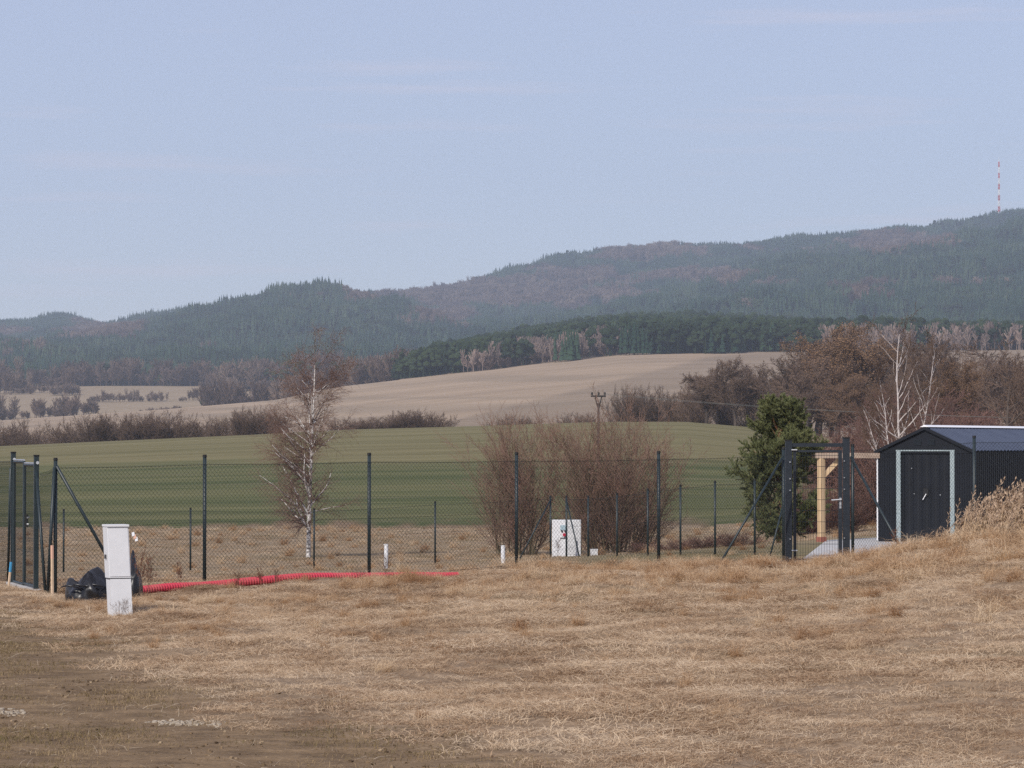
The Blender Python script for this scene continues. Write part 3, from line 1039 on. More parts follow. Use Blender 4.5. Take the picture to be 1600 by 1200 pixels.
# drive gate on the left, seen almost edge-on: two leaves between two posts
gate_l = thing('drive_gate', 'dark green double-leaf drive gate at far left, seen almost edge-on', 'gate', (GA + GB) / 2)
for b, z in ((GA, za), (GB, zb)):
    p = part('gate_post', *box((b.x, b.y, (b.z - .25 + z) / 2), (.075, .075, z - b.z + .25), .28), M['fence'], gate_l)
    sub('post_cap', *box((b.x, b.y, z + .012), (.085, .085, .024), .28), M['cap'], p, gate_l)
    sub('hinge_bolt', *bar((b.x + .03, b.y - .045, z - .10), (b.x + .03, b.y - .075, z - .10), .025), M['galv'], p, gate_l)
MIDG = (GA + GB) / 2
gd = (GB - GA).normalized()
for s, (p0, p1, z0) in enumerate(((GA, MIDG, za), (GB, MIDG, zb))):
    dv = (p1 - p0)
    q0 = p0 + dv * .07; q1 = p0 + dv * .985
    lo, hi = p0.z + .07, z0 - .14
    leaf = part('gate_leaf', *cat_mesh(bar((q0.x, q0.y, lo), (q0.x, q0.y, hi), .024), bar((q1.x, q1.y, lo), (q1.x, q1.y, hi), .026),
                                       bar((q0.x, q0.y, lo), (q1.x, q1.y, lo), .022), bar((q0.x, q0.y, hi), (q1.x, q1.y, hi), .022)), M['fence'], gate_l)
    w0 = [(q0 + (q1 - q0) * t) for t in np.linspace(.04, .96, 18)]
    V, Fc = tubes([(p.x, p.y, lo) for p in w0], [(p.x, p.y, hi) for p in w0], [.0025] * 18, [.0025] * 18, 4)
    hz = np.linspace(lo + .1, hi - .1, 9)
    V2, F2 = tubes([(q0.x, q0.y, z) for z in hz], [(q1.x, q1.y, z) for z in hz], [.003] * 9, [.003] * 9, 4)
    sub('welded_mesh', *cat_mesh((V, Fc), (V2, F2)), M['wire'], leaf, gate_l)
    sub('top_rail_cover', *bar((q0.x, q0.y, hi + .028), (q1.x, q1.y, hi + .028), .014), M['galv'], leaf, gate_l)
    if s == 0:
        h = q1 + Vector((.03, -.02, 0))
        sub('lock_case', *box((h.x, h.y, lo + 1.0), (.05, .09, .20), .28), M['steel_d'], leaf, gate_l)
        sub('door_handle', *bar((h.x + .03, h.y - .08, lo + 1.05), (h.x + .03, h.y + .06, lo + 1.05), .014), M['galv'], leaf, gate_l)
        sub('lock_cylinder', *bar((h.x + .02, h.y - .06, lo + .94), (h.x + .05, h.y - .06, lo + .94), .02), M['galv'], leaf, gate_l)
f0 = on(72, 49.3, -.05)
part('brace', *bar(Vector((GA.x + .01, GA.y - .04, za - .25)), f0, .024), M['fence'], gate_l, True)
part('brace', *bar(Vector((GB.x - .04, GB.y - .02, zb - .25)), on(13, 53.2, -.03), .022), M['fence'], gate_l, True)
kerb = part('concrete_kerb', *cat_mesh(box(((GA.x + GB.x) / 2, (GA.y + GB.y) / 2, min(GA.z, GB.z) - .03), (.16, (GB - GA).length + .5, .16), math.atan2(gd.y, gd.x) - math.pi / 2)), M['concrete'])
tag(kerb, 'narrow grey concrete kerb under the drive gate', 'kerb')
# side fence going back from the drive gate, out of the picture on the left
side = thing('chain_link_fence', 'oblique chain-link fence running back from the drive gate at the left edge', 'fence', GB)
fence_run(side, [(21, 52.55, 709), (-26, 57.4, 709)], wr=.0012, skip_mesh=())

# rear fence and the fence that comes forward from its corner
rear = thing('chain_link_fence', 'low rear chain-link fence with thin posts behind the plot', 'fence', on(492, 78))
PR = fence_run(rear, [(-95, 77.5, 799), (100, 77.7, 797), (298, 78, 795), (491, 78.3, 796), (680, 78.5, 785), (860, 79, 776)], r=.024, mesh_drop=.06, pitch=.1, wr=.0015)
brace(rear, PR[-1][0] + Vector((0, -.03, PR[-1][1] - PR[-1][0].z - .08)), on(812, 78.2, 0), .018)
cross = thing('chain_link_fence', 'thin-posted chain-link fence receding behind the front fence towards the white cabinet', 'fence', on(1012, 72))
PC = fence_run(cross, [(885, 77.6, 776), (919, 76.2, 776), (964, 74.4, 772), (1012, 72.6, 765), (1063, 70.9, 759), (1117, 69.2, 753), (1179, 67.6, 750), (1226, 66.6, 747)], r=.024, mesh_drop=.06, pitch=.1, wr=.0015)
brace(cross, PC[0][0] + Vector((0, -.03, PC[0][1] - PC[0][0].z - .08)), on(905, 76.6, 0), .018)
brace(cross, at(1223, 790, 66.6), on(1203, 66.2, 0), .018)

# garden gate on the right
DG = fence_D(1275)
gl, gr_ = on(1232, DG), on(1322, DG)
zl, zr = EYE + (HOR - 689) / F * DG, EYE + (HOR - 685) / F * DG
wg = thing('garden_gate', 'anthracite garden gate with welded mesh and silver handle beside the shed', 'gate', (gl + gr_) / 2)
for b, z, w in ((gl, zl, .125), (gr_, zr, .125)):
    p = part('gate_post', *box((b.x, b.y, (b.z - .3 + z) / 2), (w, .10, z - b.z + .3)), M['gate'], wg)
    sub('post_cap', *box((b.x, b.y, z + .012), (w + .012, .112, .024)), M['cap'], p, wg)
p = part('lintel_bar', *box(((gl.x + gr_.x) / 2, gl.y, (zl + zr) / 2 - .10), (gr_.x - gl.x - .127, .05, .07)), M['gate'], wg)
xl, xr = gl.x + .115, gr_.x - .115
lo, hi = gl.z + .07, min(zl, zr) - .17
yg = gl.y - .01
leaf = part('gate_leaf', *cat_mesh(box((xl, yg, (lo + hi) / 2), (.055, .05, hi - lo)), box((xr, yg, (lo + hi) / 2), (.07, .05, hi - lo)),
                                   box(((xl + xr) / 2, yg, lo + .02), (xr - xl - .065, .045, .04)), box(((xl + xr) / 2, yg, hi - .02), (xr - xl - .065, .045, .04))), M['gate'], wg)
vx = np.linspace(xl + .05, xr - .05, 16)
V, Fc = tubes([(x, yg - .004, lo) for x in vx], [(x, yg - .004, hi) for x in vx], [.0026] * 16, [.0026] * 16, 4)
hz = np.linspace(lo + .10, hi - .10, 10)
V2, F2 = tubes([(xl, yg - .01, z) for z in hz], [(xr, yg - .01, z) for z in hz], [.004] * 10, [.004] * 10, 4)
sub('welded_mesh', *cat_mesh((V, Fc), (V2, F2)), M['gate'], leaf, wg)
zh = EYE + (HOR - 781) / F * DG
sub('door_handle', *cat_mesh(bar((xr - .17, yg - .07, zh - .004), (xr + .02, yg - .07, zh + .01), .013), bar((xr, yg - .07, zh), (xr, yg - .02, zh), .014), box((xr, yg - .03, zh - .06), (.035, .012, .20))), M['galv'], leaf, wg)
sub('lock_cylinder', *bar((xr, yg - .05, zh - .09), (xr, yg - .02, zh - .09), .014), M['galv'], leaf, wg)
for y_ in (703, 860):
    z = EYE + (HOR - y_) / F * DG
    sub('hinge', *bar((gl.x + .05, yg - .06, z), (xl + .04, yg - .06, z), .014), M['galv'], leaf, wg)
for y_ in (722, 748, 766, 842, 872):
    z = EYE + (HOR - y_) / F * DG
    part('bolt', *bar((gl.x + .02, yg - .075, z), (gl.x + .02, yg - .04, z), .013), M['galv'], wg)
    part('bolt', *bar((gr_.x - .045, yg - .075, z + .02), (gr_.x - .045, yg - .04, z + .02), .010), M['galv'], wg)
# fence from the garden gate to the right
fr = thing('chain_link_fence', 'dark chain-link fence right of the garden gate in front of the shed', 'fence', on(1522, 57.5))
PR2 = fence_run(fr, [(1332, DG, 696), (1522, 57.2, 683), (1740, 55.5, 680)], mesh_drop=.1)
brace(fr, at(1329, 714, DG) + Vector((0, -.04, 0)), on(1418, 58.0, .02), .024)

# ------------------------------------------------------------------ shed on its slab, timber frame beside it
ZS = -.47
YAW = R(31)
fdir = Vector((math.cos(YAW), -math.sin(YAW), 0))       # along the gable, left to right
ddir = Vector((math.sin(YAW), math.cos(YAW), 0))        # along the ridge, away and to the right
DF = 71.0
left_b = Vector((XD(1372, DF), DF, ZS))
# width such that the right-hand front corner falls in column 1522
Wd = ((1522 - 800) / F * left_b.y - left_b.x) / (fdir.x - (1522 - 800) / F * fdir.y)
LEN = 7.4
slab = thing('concrete_slab', 'pale concrete slab in front of the dark shed', 'slab', left_b)
cs = [at(1254, 876, 60.3), at(1290, 849, 71.5), at(1372, 846, 72.5)]
pts = [(cs[0].x, 60.2), (XD(1440, 60.2), 60.2), (XD(1760, 66), 66.0), (XD(1760, 82), 82.0), (XD(1500, 82), 82), (XD(1368, 74), 74), (XD(1291, 72), 72)]
n = len(pts)
part('slab_top', [(x, y, ZS) for x, y in pts] + [(x, y, ZS - .5) for x, y in pts], [tuple(range(n)), tuple(range(2 * n - 1, n - 1, -1))] + [(i, n + i, n + (i + 1) % n, (i + 1) % n) for i in range(n)], M['concrete'], slab)

shed = thing('garden_shed', 'anthracite sheet-metal garden shed with pitched ribbed roof at right', 'shed', left_b)
EAVE = EYE + (HOR - 704) / F * DF - ZS
RIDGE = EYE + (HOR - 668) / F * (DF - .5) - ZS


def S(u, v, w):
    """shed coordinates: along the gable, along the ridge, up"""
    return left_b + fdir * u + ddir * v + Vector((0, 0, w))


def ribbed(p0, du, L_, dv, H0, H1, out, pitch, depth):
    """sheet with vertical trapezoid ribs; H0/H1 functions of position give bottom and top"""
    prof, x = [], 0.0
    while x < L_ - 1e-6:
        for f, d in ((0, 0), (.3, 0), (.45, 1), (.85, 1)):
            if x + f * pitch < L_:
                prof.append((x + f * pitch, d * depth))
        x += pitch
    prof.append((L_, 0))
    V, Fc = [], []
    for s, d in prof:
        V += [tuple(p0 + du * s + out * d + dv * H0(s)), tuple(p0 + du * s + out * d + dv * H1(s))]
    Fc = [(2 * i, 2 * i + 2, 2 * i + 3, 2 * i + 1) for i in range(len(prof) - 1)]
    return V, Fc


UP = Vector((0, 0, 1))
gable_top = lambda s: EAVE + (RIDGE - EAVE) * (1 - abs(s - Wd / 2) / (Wd / 2))
fu0, fu1 = Wd * (1405 - 1372) / 150, Wd * (1489 - 1372) / 150      # door frame along the gable
HD = EYE + (HOR - 705) / F * (DF - .6) - ZS
for u0, u1 in ((0, fu0), (fu1, Wd)):
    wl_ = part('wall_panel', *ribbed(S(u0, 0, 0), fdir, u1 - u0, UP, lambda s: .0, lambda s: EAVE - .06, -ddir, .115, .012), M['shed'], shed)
gv = [S(0, 0, EAVE - .06), S(Wd, 0, EAVE - .06), S(Wd, 0, EAVE), S(Wd / 2, 0, RIDGE), S(0, 0, EAVE)]
gv = [v - ddir * .016 for v in gv]
gb = part('gable', [tuple(v) for v in gv] + [tuple(v + ddir * .02) for v in gv], [(0, 1, 2, 3, 4), (9, 8, 7, 6, 5)] + [(i, (i + 1) % 5, 5 + (i + 1) % 5, 5 + i) for i in range(5)], M['shed'], shed)
for u in (Wd * .42, Wd * .56):
    sub('vent', *cat_mesh(*[box(tuple(S(u, -.022, EAVE + .13 + k * .025)), (.17, .02, .014), -YAW) for k in range(5)]), M['gate'], gb, shed)
part('wall_panel', *ribbed(S(Wd, 0, 0), ddir, LEN, UP, lambda s: .0, lambda s: EAVE, fdir, .115, .012), M['shed'], shed)
part('wall_panel', *ribbed(S(0, LEN, 0), -ddir, LEN, UP, lambda s: .0, lambda s: EAVE, -fdir, .115, .012), M['shed'], shed)
part('wall_panel', *ribbed(S(Wd, LEN, 0), -fdir, Wd, UP, lambda s: .0, gable_top, ddir, .115, .012), M['shed'], shed)
door = part('door', *ribbed(S(fu0 + .04, .03, .02), fdir, fu1 - fu0 - .08, UP, lambda s: 0.0, lambda s: HD - .06, -ddir, .21, .008), M['shed'], shed)
du = (fu0 + fu1) / 2
sub('door_handle', *bar(tuple(S(du - .06, -.03, .93)), tuple(S(du + .02, -.03, 1.06)), .012), M['bright'], door, shed)
sub('lock_plate', *box(tuple(S(du, .012, 1.10)), (.12, .02, .16), -YAW), M['black'], door, shed)
for u, z in ((.30, 1.62), (.36, 1.06), (fu1 - fu0 - .3, 1.04)):
    sub('rivet', *bar(tuple(S(fu0 + u, .0, z)), tuple(S(fu0 + u, .025, z)), .012), M['galv'], door, shed)
for u, nm in ((fu0, 'door_jamb'), (fu1, 'door_jamb')):
    part(nm, *box(tuple(S(u, -.022, HD / 2)), (.10, .035, HD), -YAW), M['zinc'], shed)
part('door_head', *box(tuple(S(du, -.020, HD + .014)), (fu1 - fu0 + .12, .035, .028), -YAW), M['zinc'], shed)
part('corner_strip', *box(tuple(S(-.012, -.012, EAVE / 2)), (.028, .028, EAVE - .05), -YAW), M['bright'], shed)
# ribbed roof slopes
for sgn in (1, -1):
    e = S(Wd / 2, -.06, RIDGE + .015)
    out_u = fdir * sgn
    slope = (out_u * (Wd / 2 + .06) - UP * ((RIDGE - EAVE) * (1 + .06 / (Wd / 2))))
    nn = (UP * (Wd / 2) + out_u * (RIDGE - EAVE)).normalized()
    L_ = slope.length
    V, Fc = ribbed(e, ddir, LEN + .12, slope.normalized(), lambda s: 0.0, lambda s: L_, nn, .19, .022)
    V2 = [tuple(Vector(v) - nn * .012) for v in V]
    nV = len(V)
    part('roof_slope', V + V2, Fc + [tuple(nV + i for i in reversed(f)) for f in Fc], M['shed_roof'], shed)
    a, b_ = S(Wd / 2, -.075, RIDGE + .02), S(Wd / 2, -.075, RIDGE + .02) + slope
    mid = (a + b_) / 2
    vv = [a, b_, b_ - UP * .07, a - UP * .07]
    part('barge_board', [tuple(v) for v in vv] + [tuple(v + ddir * .012) for v in vv], [(0, 1, 2, 3), (7, 6, 5, 4), (0, 4, 5, 1), (1, 5, 6, 2), (2, 6, 7, 3), (3, 7, 4, 0)], M['shed'], shed)
a, b_ = S(Wd / 2, -.08, RIDGE + .045), S(Wd / 2, LEN + .08, RIDGE + .045)
vv = []
for q in (a, b_):
    vv += [tuple(q + fdir * .11 - UP * .035), tuple(q + UP * .012), tuple(q - fdir * .11 - UP * .035), tuple(q - UP * .03)]
part('ridge_cap', vv, [(0, 1, 5, 4), (1, 2, 6, 5), (2, 3, 7, 6), (3, 0, 4, 7), (3, 2, 1, 0), (4, 5, 6, 7)], M['bright'], shed)

DW = 71.0
fb = Vector((XD(1283, DW), DW, ZS))
frame = thing('timber_frame', 'unfinished timber post and beam frame joined to the left of the shed', 'timber frame', fb)
zt = EYE + (HOR - 716) / F * DW
p = part('upright', *box((fb.x, fb.y, (ZS + .10 + zt) / 2), (.122, .122, zt - ZS - .10), R(38)), M['wood'], frame)
sub('post_shoe', *box((fb.x, fb.y, ZS + .045), (.16, .16, .11), R(38)), M['shoe'], p, frame)
part('beam', *box(((XD(1274, DW) + XD(1374, DW)) / 2, DW, zt + .06), (XD(1374, DW) - XD(1274, DW), .12, .115)), M['beam'], frame)
kb0, kb1 = Vector((fb.x + .05, fb.y + .02, zt - .40)), Vector((fb.x + .42, fb.y + .10, zt - .02))
kd = (kb1 - kb0)
kn = Vector((-kd.z, 0, kd.x)).normalized() * .05
vv = [kb0 - kn, kb1 - kn, kb1 + kn, kb0 + kn]
part('knee_brace', [tuple(v) for v in vv] + [tuple(v + Vector((0, .1, 0))) for v in vv], [(0, 1, 2, 3), (7, 6, 5, 4), (0, 4, 5, 1), (1, 5, 6, 2), (2, 6, 7, 3), (3, 7, 4, 0)], M['wood'], frame)

# ------------------------------------------------------------------ small things by the fence
DP = 38.6
pb = on(188, DP)
pil = thing('meter_pillar', 'white plastic electricity meter pillar leaning in the dry grass', 'electricity pillar', pb)
zt = EYE + (HOR - 820) / F * DP
zs = EYE + (HOR - 903) / F * DP
H = zt - pb.z
lx = -.055
PY = R(20)
ln = lambda z0, z1: (lx * (z1 - z0) / H, 0)
ox = lambda z: pb.x + lx * (z - pb.z) / H
part('plinth', *box((ox(pb.z - .2) + .005, pb.y, (pb.z - .2 + zs - .006) / 2), (.255, .22, zs - .006 - pb.z + .2), PY, ln(pb.z - .2, zs)), M['white'], pil)
part('seam', *box((ox(zs), pb.y, zs), (.262, .21, .012), PY), M['seam'], pil)
up = part('cabinet', *box((ox(zs + .006), pb.y, (zs + .006 + zt - .018) / 2), (.265, .225, zt - .018 - zs - .006), PY, ln(zs, zt)), M['white'], pil)
sub('lid', *box((ox(zt), pb.y, zt - .006), (.28, .242, .024), PY), M['white'], up, pil)
fx, fy = math.sin(PY), -math.cos(PY)
dc = Vector((ox(zs + .02) + fx * .115, pb.y + fy * .115, (zs + zt) / 2 - .006))
dr = part('door', *box((dc.x, dc.y, dc.z), (.245, .010, zt - zs - .06), PY, ln(zs, zt)), M['white'], pil)
sub('door_rim', *cat_mesh(box((dc.x + lx * .5, dc.y + .003, zt - .035), (.255, .008, .012), PY)), M['seam'], dr, pil)
hp = Vector((ox(zs + .3) -   .139 * math.cos(PY), pb.y - .139 * math.sin(PY), zs + .26))
part('side_latch', *box((hp.x, hp.y, hp.z), (.02, .04, .05), PY), M['seam'], pil)
part('side_latch', *box((ox(pb.z + .2) - .135 * math.cos(PY), pb.y + .03, pb.z + .18), (.02, .04, .04), PY), M['seam'], pil)

# black plastic heap behind the pillar
hb = on(150, 46.6)
tarp = thing('plastic_sheet_heap', 'heap of crumpled black plastic sheeting behind the white meter pillar', 'plastic sheet', hb)
def heap(cx_, cy_, rx, ry, h, seed, peak=None):
    nu, nv = 40, 14
    V, Fc = [], []
    for j in range(nv + 1):
        v = j / nv
        for i in range(nu):
            a = 2 * math.pi * i / nu
            rr = math.cos(v * math.pi / 2) ** .55
            hgt = math.sin(v * math.pi / 2) ** .8
            w = 1 + .16 * float(vnoise(3 * math.cos(a) + seed, 3 * math.sin(a) + 2 * v, seed)) + .09 * float(vnoise(9 * math.cos(a), 9 * math.sin(a) + 6 * v, seed + 1))
            x, y = rx * rr * w * math.cos(a), ry * rr * w * math.sin(a)
            z = h * hgt * (1 + .30 * float(vnoise(x * 6 + seed, y * 5, seed + 2)) + .16 * float(vnoise(x * 15 + seed, y * 13 + 9 * v, seed + 3)))
            if peak:
                z += peak[1] * max(0, 1 - abs(x - peak[0]) / .16) * hgt * max(0, 1 - abs(y) / .3)
            V.append((cx_ + x, cy_ + y, g(cx_ + x, cy_ + y) - .03 + z))
    for j in range(nv):
        for i in range(nu):
            Fc.append((j * nu + i, j * nu + (i + 1) % nu, (j + 1) * nu + (i + 1) % nu, (j + 1) * nu + i))
    Fc.append(tuple(range(nv * nu, (nv + 1) * nu)))
    return V, Fc
hx = XD(142, 46.6)
part('sheet', *heap(hx, 46.6, .36, .5, .36, 3, (.08, .11)), M['bag'], tarp, True)
part('standing_roll', *heap(XD(206, 46.4), 46.4, .17, .3, .60, 7), M['bag'], tarp, True)
for k in range(4):
    q = Vector((hx - .22 + .11 * k, 46.6 - .47 + .03 * k, hb.z + .20 + .015 * (k % 2)))
    part('fold', *path_tube([q + Vector((-.16, .06, .02)), q + Vector((-.05, -.01, .05)), q + Vector((.08, -.02, .03)), q + Vector((.2, .05, -.02))], [.006, .017, .015, .005], 6), M['bag'], tarp, True)

# red corrugated conduit
npt = 760
t = np.linspace(0, 1, npt)
cc_ = 196 + (716 - 196) * t
DD_ = np.interp(t, [0, 1], [48.6, 52.4]) + .10 * np.sin(t * 9)
Xp = (cc_ - 800) / F * DD_
Zp = G(Xp, DD_)
Zp = np.convolve(np.pad(Zp, 110, mode='edge'), np.ones(221) / 221, 'valid') + np.interp(t, [0, .6, 1], [.060, .072, .095]) + .010 * np.sin(t * 17)
rad = np.where(np.arange(npt) % 6 < 3, .068, .055)
pipe = part('corrugated_pipe', *path_tube(np.stack([Xp, DD_, Zp], -1), rad, 12), M['red_pipe'])
tag(pipe, 'red corrugated plastic pipe lying along the foot of the fence', 'pipe')

# marker stakes
def stake(base, top, r, m, label, tipm=None, tip=.25):
    o = thing('wooden_stake', label, 'stake', base)
    b, t_ = Vector(base) - Vector((0, 0, .12)), Vector(top)
    k = t_ - (t_ - b) * tip if tipm else t_
    part('shaft', *bar(b, k, r, r, 6), m, o)
    if tipm:
        part('painted_tip', *bar(k, t_, r * 1.04, r * 1.04, 6), tipm, o)
    return o


b = on(13, 51.3)
stake(b, at(18, 878, 51.3), .022, M['stake'], 'thin leaning wooden stake with blue painted top beside the drive gate', M['blue'], .30)
b = on(83, 47.2)
stake(b, at(82, 852, 47.2), .024, M['stake'], 'upright pale wooden stake with pinkish top at the fence corner', M['pink'], .22)
b = on(204, 44.5)
ws = thing('marker_tape', 'thin twig with a knot of white and pink tape beside the meter pillar', 'marker', b)
tp = at(205, 830, 44.5)
part('twig', *bar(b - Vector((0, 0, .1)), tp, .005, .004, 5), M['weed'], ws)
for k, mm in enumerate((M['white'], M['pink'], M['white'])):
    q = tp + Vector((.01 + .022 * k, -.01, -.02 - .035 * k))
    part('tape_end', [tuple(q), tuple(q + Vector((.035, .01, .015))), tuple(q + Vector((.045, -.005, -.04))), tuple(q + Vector((.01, -.02, -.05)))], [(0, 1, 2, 3)], mm, ws)
# white boundary pegs
for c_, y0, D_, lab in ((603, 851, 69.5, 'white plastic boundary peg left of the tall fence middle post gap'), (786, 853, 69.0, 'white plastic boundary peg standing left of the bare willow bushes')):
    b = on(c_, D_)
    o = thing('boundary_peg', lab, 'peg', b)
    tpz = EYE + (HOR - y0) / F * D_
    part('tube', *bar((b.x, b.y, b.z - .1), (b.x + (.01 if c_ < 700 else 0), b.y, tpz), .045, n=12), M['white'], o)
    part('end_cap', *bar((b.x, b.y, tpz), (b.x, b.y, tpz + .015), .049, n=12), M['white_d'], o)
bpy.data.objects['boundary_peg']['label'] = 'white plastic boundary peg between birch tree and thin rear fence post'

# site power cabinet behind the cross fence
DC = 80.5
cb = at(885, 873, DC)
cb.z = max(g(cb.x, cb.y) - .02, cb.z)
kab = thing('power_cabinet', 'white site power cabinet with open panel in front of the willow bushes', 'power cabinet', cb)
ct = EYE + (HOR - 812) / F * DC
w = (907 - 862) / F * DC
part('body', *box((cb.x, cb.y, (cb.z - .1 + ct) / 2), (w, .30, ct - cb.z + .1)), M['white_d'], kab)
pl = part('door', *box((cb.x - w * .25, cb.y - .16, (cb.z + ct) / 2), (w * .47, .016, ct - cb.z - .04)), M['white'], kab)
part('door', *box((cb.x + w * .25, cb.y - .158, (cb.z + ct) / 2), (w * .47, .012, ct - cb.z - .04)), M['white_d'], kab)
sx = cb.x + (880.5 - 885) / F * DC
Zc = lambda y_: EYE + (HOR - y_) / F * DC
sub('meter_window', *box((sx - .0, cb.y - .175, Zc(824)), (.17, .012, .12)), M['label_b'], pl, kab)
for dx in (-.045, .035):
    sub('socket', *bar((sx + dx, cb.y - .168, Zc(829.5)), (sx + dx, cb.y - .20, Zc(829.5)), .024), M['black'], pl, kab)
sub('red_socket', *bar((sx + .015, cb.y - .168, Zc(835)), (sx + .015, cb.y - .22, Zc(835)), .042), M['red'], pl, kab)
sub('panel_ledge', *box((sx, cb.y - .18, Zc(840)), (.18, .03, .012)), M['seam'], pl, kab)
bb = at(928, 871, 79.5)
bb.z = max(bb.z, g(bb.x, bb.y))
jb = thing('junction_box', 'small white junction box on the ground right of the power cabinet', 'box', bb)
part('box_body', *box((bb.x, bb.y, bb.z + .055), (.18, .14, .16)), M['white_d'], jb)
part('box_lid', *box((bb.x, bb.y, bb.z + .145), (.19, .15, .018)), M['white'], jb)

# old plastered pillar in the brush behind the frame
DB = 430
b = on(1353, DB)
sh = thing('plastered_pillar', 'old crumbling white plastered pillar in the brush behind the timber frame', 'pillar', b)
zt = EYE + (HOR - 658) / F * DB
part('shaft', *box((b.x, b.y, (b.z - .2 + zt) / 2), (1.0, 1.0, zt - b.z + .2), .2), M['plaster'], sh)
part('cap', *cat_mesh(box((b.x, b.y, zt + .03), (1.25, 1.25, .16), .2), box((b.x, b.y, zt + .18), (.8, .8, .16), .2)), M['tile'], sh)

# power line pole in the field
DL = 250
b = on(935, DL)
pole = thing('power_pole', 'dark wooden power line pole with V-braced crossarm behind the willow bushes', 'power pole', b)
zt = EYE + (HOR - 619) / F * DL
part('pole', *bar(b - Vector((0, 0, .5)), (b.x, b.y, zt - .55), .12, .085, 10), M['pole'], pole, True)
part('crossarm', *box((b.x, b.y, zt), (1.18, .12, .13)), M['steel_d'], pole)
for s in (-1, 1):
    part('strut', *bar((b.x + s * .03, b.y, zt - 1.0), (b.x + s * .26, b.y, zt - .02), .05, n=6), M['steel_d'], pole)
for s in (-.5, .02, .5):
    part('insulator', *cat_mesh(bar((b.x + s, b.y, zt + .03), (b.x + s, b.y, zt + .12), .02, n=6), bar((b.x + s, b.y, zt + .10), (b.x + s, b.y, zt + .30), .09, .07, 8)), M['steel_d'], pole)
    e = at(1800, 655, 236) + Vector((s, 0, 0))
    s0 = Vector((b.x + s, b.y, zt + .22))
    part('conductor', *line_wire([tuple(s0 + (e - s0) * t_ - Vector((0, 0, 2.0 * 4 * t_ * (1 - t_) * .25))) for t_ in np.linspace(0, 1, 24)], .0065), M['wire_grey'], pole)

# transmitter mast on the hill
DM = 5900
mx, mz = XD(1562, DM), EYE + (HOR - 338) / F * DM
mast = thing('transmitter_mast', 'red and white banded lattice transmitter mast on the hilltop', 'mast', (mx, DM, mz - 12))
Ht = EYE + (HOR - 252) / F * DM - mz + 12
NB = 11
for k in range(NB):
    z0, z1 = mz - 12 + Ht * k / NB, mz - 12 + Ht * (k + 1) / NB
    w0, w1 = 3.6 - 2.0 * k / NB, 3.6 - 2.0 * (k + 1) / NB
    P0, P1 = [], []
    cr = [(-1, -1), (1, -1), (1, 1), (-1, 1)]
    for i in range(4):
        a, b_ = cr[i], cr[(i + 1) % 4]
        P0.append((mx + a[0] * w0 / 2, DM + a[1] * w0 / 2, z0)); P1.append((mx + a[0] * w1 / 2, DM + a[1] * w1 / 2, z1))
        for j in range(2):
            f0, f1 = j / 2, (j + 1) / 2
            q0, q1 = w0 + (w1 - w0) * f0, w0 + (w1 - w0) * f1
            P0.append((mx + a[0] * q0 / 2, DM + a[1] * q0 / 2, z0 + (z1 - z0) * f0)); P1.append((mx + b_[0] * q1 / 2, DM + b_[1] * q1 / 2, z0 + (z1 - z0) * f1))
            P0.append((mx + b_[0] * q0 / 2, DM + b_[1] * q0 / 2, z0 + (z1 - z0) * f0)); P1.append((mx + a[0] * q1 / 2, DM + a[1] * q1 / 2, z0 + (z1 - z0) * f1))
    r_ = .46 if k % 2 else .40
    V, Fc = tubes(P0, P1, [r_] * len(P0), [r_] * len(P0), 4)
    part('red_section' if k % 2 == 0 else 'white_section', V, Fc, M['mast_r'] if k % 2 == 0 else M['mast_w'], mast)
part('antenna', *bar((mx, DM, mz - 12 + Ht), (mx, DM, mz - 12 + Ht + 9), .5, .3, 6), M['mast_w'], mast)
# ------------------------------------------------------------------ trees, bushes, weeds
def grow(rg, segs, p, d, L_, r, lvl, C):
    n = C['n'][lvl]
    st = L_ / n
    wg_, tr = C['wig'][lvl], C['trop'][lvl]
    for i in range(n):
        t = (i + 1) / n
        d = Vector((d.x + rg.gauss(0, wg_), d.y + rg.gauss(0, wg_), d.z + rg.gauss(0, wg_) + tr)).normalized()
        q = p + d * st
        r0, r1 = r * (1 - .82 * i / n), r * (1 - .82 * t)
        rm = C['rmin']
        segs.append((tuple(p), tuple(q), max(r0, rm), max(r1, rm), lvl))
        if lvl + 1 < C['levels'] and t >= C['start'][lvl]:
            k = C['kids'][lvl]
            k = int(k) + (1 if rg.random() < k - int(k) else 0)
            for _ in range(k):
                an = R(rg.uniform(*C['ang'][lvl])); az = rg.random() * 6.283
                up = Vector((0, 0, 1)) if abs(d.z) < .95 else Vector((1, 0, 0))
                a = d.cross(up).normalized(); b = d.cross(a)
                cd = d * math.cos(an) + (a * math.cos(az) + b * math.sin(az)) * math.sin(an)
                cl = L_ * C['ratio'][lvl] * (1 - C.get('shrink', .5) * t) * rg.uniform(.65, 1.25)
                grow(rg, segs, p + (q - p) * rg.random(), cd, cl, max(r1 * .62, rm), lvl + 1, C)
        p = q
    return segs


def seg_mesh(segs, n):
    a = np.array([s[0] for s in segs]); b = np.array([s[1] for s in segs])
    return tubes(a, b, [s[2] for s in segs], [s[3] for s in segs], n)


def tree_parts(root, segs, split, mt, mw, n0=6):
    base = np.array(root.location)
    lo = [s for s in segs if s[4] < split]
    hi = [s for s in segs if s[4] >= split]
    V, Fc = seg_mesh(lo, n0)
    part('trunk', V + base, Fc, mt, root, True)
    V, Fc = seg_mesh(hi, 3)
    return part('crown', V + base, Fc, mw, root)


def fit(segs, H):
    z = max(s[1][2] for s in segs)
    k = H / z
    return [(tuple(np.array(s[0]) * k), tuple(np.array(s[1]) * k), s[2], s[3], s[4]) for s in segs]


